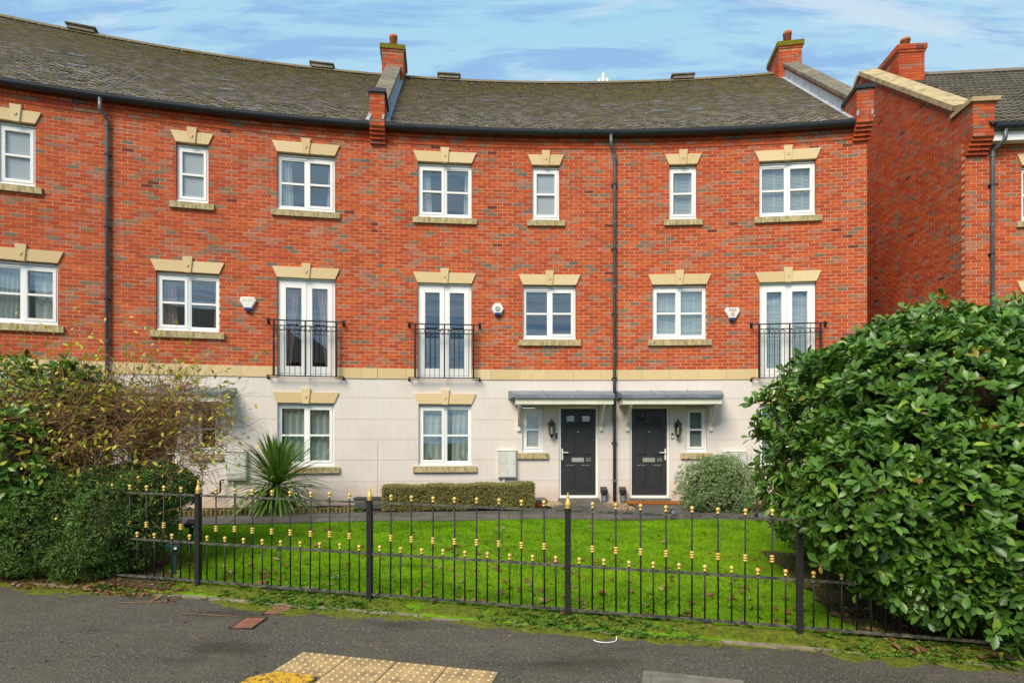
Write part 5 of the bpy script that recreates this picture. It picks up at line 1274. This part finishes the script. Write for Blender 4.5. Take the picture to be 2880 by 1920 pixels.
# sword-leaved plant
cb_ = Vector(arc(-6.52, 1.25, PATH_Z)); cd = empty('cordyline', cb_); tag(cd, 'large spiky sword-leaved plant in front of the left ground floor window', 'plant')
b = MB(); b.tube([(0, 0, -.05), (.01, 0, .25), (0, .01, .55)], [.07, .06, .045], 8); b.build('trunk', MT['bark'], cd, False)
for i in range(430):
    az = i*2.399+random.uniform(-.3, .3); el = math.radians(80-125*(i/430)+random.uniform(-8, 8)); L = random.uniform(.85, 1.25)*(1 if i > 90 else .80); w = random.uniform(.028, .042)
    d = Vector((math.cos(az)*math.cos(el), math.sin(az)*math.cos(el), math.sin(el))); p = Vector((0, 0, .60-.22*(i/430)))+d*.03; sd = Vector((-math.sin(az), math.cos(az), 0)); V = []; F = []; n = 6; droop = .012+.060*(i/430)*random.uniform(.1, 2.2)
    for k in range(n+1):
        t = k/n; ww = w*(.55+1.3*t)*(1 if t < .35 else 1)*max(.02, 1-t**3.0)*.5
        V += [p-sd*ww+Vector((0, 0, ww*.35)), p, p+sd*ww+Vector((0, 0, ww*.35))]; p = p+d*L/n; d = (d+Vector((0, 0, -droop*(1+2.0*t)*1.6))).normalized()
    for k in range(n):
        a = 3*k; F += [(a, a+3, a+4, a+1), (a+1, a+4, a+5, a+2)]
    mb = MB(); mb.add(V, F, min(1, random.betavariate(2, 2.2)+(.1 if i < 40 else 0))); mb.build('leaf', MT['cordy'], cd, False, True)
# ---------------------------------------------------------------- lawn grass, weeds, moss, litter
n = 190000; r = np.random.default_rng(51)
gx = r.uniform(-6.6, 5.6, n); t = r.random(n)**1.15; ya = np.array([yf(x) for x in gx])-.20; yb = np.array([yback(x) for x in gx]); gy = ya+(yb-ya)*t
dens = .5+.5*np.sin(gx*1.7+np.sin(gy*2.1))*np.sin(gy*1.9+1.3*np.sin(gx)); keep = (r.random(n) < .55+.45*dens) & ~((gx < -3.9) & (gy < 7.4) & (r.random(n) < .8)) & ~((gx > 2.6) & (gy < 6.4) & (r.random(n) < .6)) & ((gy > ya+.22) | (r.random(n) < .45)) & (r.random(n) < np.clip(.35+(gy-ya)/1.6+.5*dens, 0, 1))
gx, gy = gx[keep], gy[keep]; n = len(gx); gz = np.array([lawn_z(a, b) for a, b in zip(gx, gy)])
T = np.array([(0, -.5, 0), (0, .5, 0), (.35, .35, .6), (.35, -.35, .6), (1.0, 0, 1.0)]); F = np.array([(0, 1, 2), (0, 2, 3), (3, 2, 4)])
Hh = r.uniform(.018, .042, n)*(1+.6*(r.random(n) < .08)); lean = r.uniform(.3, 1.3, n)*Hh; az = r.random(n)*6.28; wd = r.uniform(.0035, .007, n)
ca, sa = np.cos(az), np.sin(az); V = np.empty((n, 5, 3)); lx = T[:, 0][None]*lean[:, None]; ly = T[:, 1][None]*wd[:, None]
V[:, :, 0] = gx[:, None]+lx*ca[:, None]-ly*sa[:, None]; V[:, :, 1] = gy[:, None]+lx*sa[:, None]+ly*ca[:, None]; V[:, :, 2] = gz[:, None]+T[:, 2][None]*Hh[:, None]-.002
pn = np.array([mn.noise((a*.8, b*1.1, 0))+.7*mn.noise((a*2.7, b*3.4, 4))+.4*mn.noise((a*8, b*9, 9)) for a, b in zip(gx, gy)]); pat = np.clip(.5+.75*pn, 0, 1); rnd = np.clip(r.beta(2, 2.4, n)*.42+.72*pat-.10, 0, .93); rnd = np.where(r.random(n) < .02, .97, rnd)
o = mesh_obj('lawn_grass', V.reshape(-1, 3), (F[None]+(np.arange(n)*5)[:, None, None]).reshape(-1, 3), np.repeat(rnd, 5), MT['grass'], None); tag(o, 'bright green lawn grass behind the railings', 'grass', kind='stuff')
# moss creeping over the pavement edge: a lumpy skin that rises through the asphalt in patches
def moss_h(x, u):      # u metres in front of the railings line
    e = .34+.30*(mn.noise((x*.7, 3, 0))+.35*mn.noise((x*2.3, 7, 0))); k = 1-max(0, (u-e)/.22)
    return .030*(mn.noise((x*5, u*5, 1))*.5+mn.noise((x*13, u*13, 2))*.35+mn.noise((x*34, u*34, 3))*.25)+.026*min(1, k)-.017
xs = np.arange(-7.5, 5.2, .022); us = np.arange(-.02, .95, .022); V = []; 
for x in xs:
    for u in us: V.append((x, yf(x)-u, (pave(x)+moss_h(x, u)) if u > .22 else pave(x)+.06*(1-u/.33)+moss_h(x, u)-.004))
nu = len(us); F = [(i*nu+j, (i+1)*nu+j, (i+1)*nu+j+1, i*nu+j+1) for i in range(len(xs)-1) for j in range(nu-1)]
F = [f for f in F if max(V[k][2]-pave(V[k][0]) for k in f) > -.004]
o = mesh_obj('moss', np.array(V), np.array(F), np.zeros(len(V)), MT['moss'], None, True); tag(o, 'yellow-green moss creeping from the verge over the asphalt', 'moss', kind='stuff')
def weed_mesh(k, L, W, seed):
    rr = random.Random(seed); T, F = leaf_template(L, W, .2, .25, 4); Vs = []; Fs = []; As = []
    for i in range(k):
        a = i*2.4+rr.uniform(-.3, .3); el = rr.uniform(.15, .9); s = rr.uniform(.5, 1.1); M_ = Matrix.Rotation(a, 3, 'Z') @ Matrix.Rotation(-el, 3, 'Y'); b = len(Vs); v = rr.random()
        Vs += [tuple((M_ @ Vector(p))*s) for p in T]; Fs += [tuple(x+b for x in f) for f in F]; As += [v]*len(T)
    me = np_mesh('weed', np.array(Vs), np.array(Fs), np.array(As), True); me.materials.append(MT['weed']); return me
# countless small weeds in the verge as one mass, the larger rosettes singly
base = [weed_mesh(9, .045, .016, i) for i in range(3)]; Vs, Fs, As, b = [], [], [], 0
for i in range(3600):
    x = random.uniform(-4.6, 4.6); u = random.uniform(-.15, .34); y = yf(x)-u
    if random.random() > .45+.5*math.sin(x*2.2): continue
    me = base[i % 3]; s = random.uniform(.5, 1.3); a = random.random()*6.28; co = np.empty(len(me.vertices)*3, np.float32); me.vertices.foreach_get('co', co); co = co.reshape(-1, 3)*s
    R2 = np.array([[math.cos(a), -math.sin(a), 0], [math.sin(a), math.cos(a), 0], [0, 0, 1]]); co = co@R2.T+np.array([x, y, ground(x, y)-.002]); fi = np.empty(len(me.polygons)*3, np.int32); me.loops.foreach_get('vertex_index', fi); Vs.append(co); Fs.append(fi.reshape(-1, 3)+b); b += len(co); As.append(np.full(len(co), random.random()))
o = mesh_obj('verge_weeds', np.vstack(Vs), np.vstack(Fs), np.concatenate(As), MT['weed'], None, True); tag(o, 'low green weeds along the foot of the railings', 'weeds', kind='stuff')
for k, (px, u, s, lab) in enumerate(((-3.02, .17, 1.7, 'bright rosette weed at the first full railing post from the left'), (-2.55, .24, 1.6, 'weed with pale leaves left of the rusty covers at the verge'), (-1.98, .22, 2.0, 'large bright rosette weed in the verge above the rusty covers'), (-1.55, .16, 2.0, 'broad dark green weed clump in the verge before the second post'), (.35, .2, 1.5, 'small rosette weed right of the second post'), (2.9, .2, 1.6, 'weed clump at the foot of the rightmost post'), (-5.1, .42, 1.8, 'grassy weed tuft among the brown leaves below the left hedge'))):
    o = link('weed', weed_mesh(14, .062, .017 if k != 6 else .007, 40+k)); x = px; y = yf(x)-u; o.location = (x, y, ground(x, y)); o.scale = (s, s, s); tag(o, lab, 'weed', 'larger weeds of the verge')
def leaves_on(name, label, pts, L, W, seed, single=None):
    r2 = np.random.default_rng(seed); P = np.array(pts); m = len(P); T, F = leaf_template(L, W, .35, .25, 3); D = r2.normal(size=(m, 3)); D[:, 2] *= .15; U = np.tile([0, 0, 1.], (m, 1))+r2.normal(size=(m, 3))*.35
    V, FF, A = scatter(T, F, P, frames(D, U), .6+.8*r2.random(m), np.clip(r2.beta(1.8, 1.8, m), 0, 1)); o = mesh_obj(name, V, FF, A, MT['litter'], None, True); tag(o, label, 'leaves', kind='stuff'); return o
pts = []
while len(pts) < 1500:
    x = random.uniform(-7.4, -3.5); u = random.gauss(.22, .17) if random.random() < .55 else random.uniform(-1.1, .1); y = yf(x)-u
    if u < -.1 and x > -3.6-(-u-.1)*.4: continue
    if u > .52: continue
    pts.append((x, y, ground(x, y)+random.uniform(.006, .03)))
leaves_on('leaf_litter', 'brown fallen leaves under the hedge at the left', pts, .062, .032, 61)
pts = []
for _ in range(420):
    x = random.uniform(3.1, 5.2); u = random.uniform(-.9, .22); y = yf(x)-u; pts.append((x, y, ground(x, y)+random.uniform(.005, .02)))
leaves_on('leaf_litter', 'brown fallen leaves on the soil under the big evergreen shrub', pts, .08, .035, 62)
pts = []
for _ in range(420):
    x = random.uniform(-3.6, 3.4); t_ = random.random()**2.0; y = yf(x)+.02+(yback(x)-yf(x))*t_*.85; pts.append((x, y, lawn_z(x, y)+random.uniform(.018, .035)))
leaves_on('fallen_leaves', 'scattered dead leaves lying on the lawn', pts, .085, .045, 63)
pts = [(random.uniform(-4.5, 4), random.uniform(4.2, 5.4), 0) for _ in range(60)]; pts = [(x, y, pave(x)+.006) for x, y, _ in pts if y < yf(x)-.5]
leaves_on('pavement_leaves', 'few small dead leaves scattered on the asphalt', pts, .035, .018, 64)
# soil patches under the two big plants, on top of the turf
for nm, x0, x1, t0, t1, lab in (('soil_left', -9.0, -3.75, .0, 1.35, ''), ('soil_right', 3.0, 7.5, .0, 3.2, '')):
    V = []; xs = np.linspace(x0, x1, 40); ts = np.linspace(t0, t1, 14)
    for i, x in enumerate(xs):
        for t in ts:
            e_ = (-3.75-.55*t+.25*mn.noise((t*2, 1, 0))) if nm == 'soil_left' else 0; xx = min(x, e_) if nm == 'soil_left' else max(x, 3.0+.2*mn.noise((t*3, 2, 0))+.12*t)
            V.append((xx, yf(xx)+t-.2, lawn_z(xx, yf(xx)+t-.2)+.008+.02*abs(mn.noise((xx*6, t*6, 0)))))
    F = [(i*14+j, (i+1)*14+j, (i+1)*14+j+1, i*14+j+1) for i in range(39) for j in range(13)]; o = mesh_obj('bare_soil', np.array(V), np.array(F), np.zeros(len(V)), MT['soil'], None, True); o['kind'] = 'structure'
# ground cover in the left bed
pts = []; Vs, Fs, As, b = [], [], [], 0
for i in range(420):
    s = random.uniform(-9.1, -4.9); d = random.uniform(.9, 1.55); p = arc(s, d, PATH_Z-.03)
    me = base[i % 3]; k = random.uniform(1.2, 2.6); a = random.random()*6.28; co = np.empty(len(me.vertices)*3, np.float32); me.vertices.foreach_get('co', co); co = co.reshape(-1, 3)*k; R2 = np.array([[math.cos(a), -math.sin(a), 0], [math.sin(a), math.cos(a), 0], [0, 0, 1.3]]); co = co@R2.T+np.array(p); fi = np.empty(len(me.polygons)*3, np.int32); me.loops.foreach_get('vertex_index', fi); Vs.append(co); Fs.append(fi.reshape(-1, 3)+b); b += len(co); As.append(np.full(len(co), random.random()))
o = mesh_obj('ground_cover', np.vstack(Vs), np.vstack(Fs), np.concatenate(As), MT['weed'], None, True); tag(o, 'leafy ground cover in the left planting bed by the log edging', 'ground cover', kind='stuff')
# potted plants on the sill inside the ground floor window of 62
for k, (u, lab) in enumerate(((3.40, 'potted white orchid inside the ground floor window of number 62'), (4.05, 'small reddish pot plant inside the ground floor window of number 62'))):
    e = empty('pot_plant', arc(s62(u), -.19, 1.19), 0); tag(e, lab, 'pot plant', 'pot plants on the inner sill')
    b = MB(); b.lathe([(.045, 0), (.062, .11), (.058, .112), (.05, .10)], (0, 0, 0), 12); b.build('pot', MT['terracotta'] if k else MT['white'], e, False)
    o = link('foliage', weed_mesh(12 if k else 7, .11, .03, 80+k), e); o.location = (0, 0, .10)
    if k == 0:
        b = MB(); b.tube([(0, 0, .1), (.02, 0, .3), (.09, 0, .40), (.17, 0, .38)], .004, 5); b.build('stalk', MT['bark'], e, False)
        for q in range(5): b = MB(); b.lathe([(.004, -.012), (.03, 0), (.004, .01)], (.03+.035*q, -.01, .36+.03*math.sin(q*1.3)), 6); b.build('flower', MT['flower'], e, False)
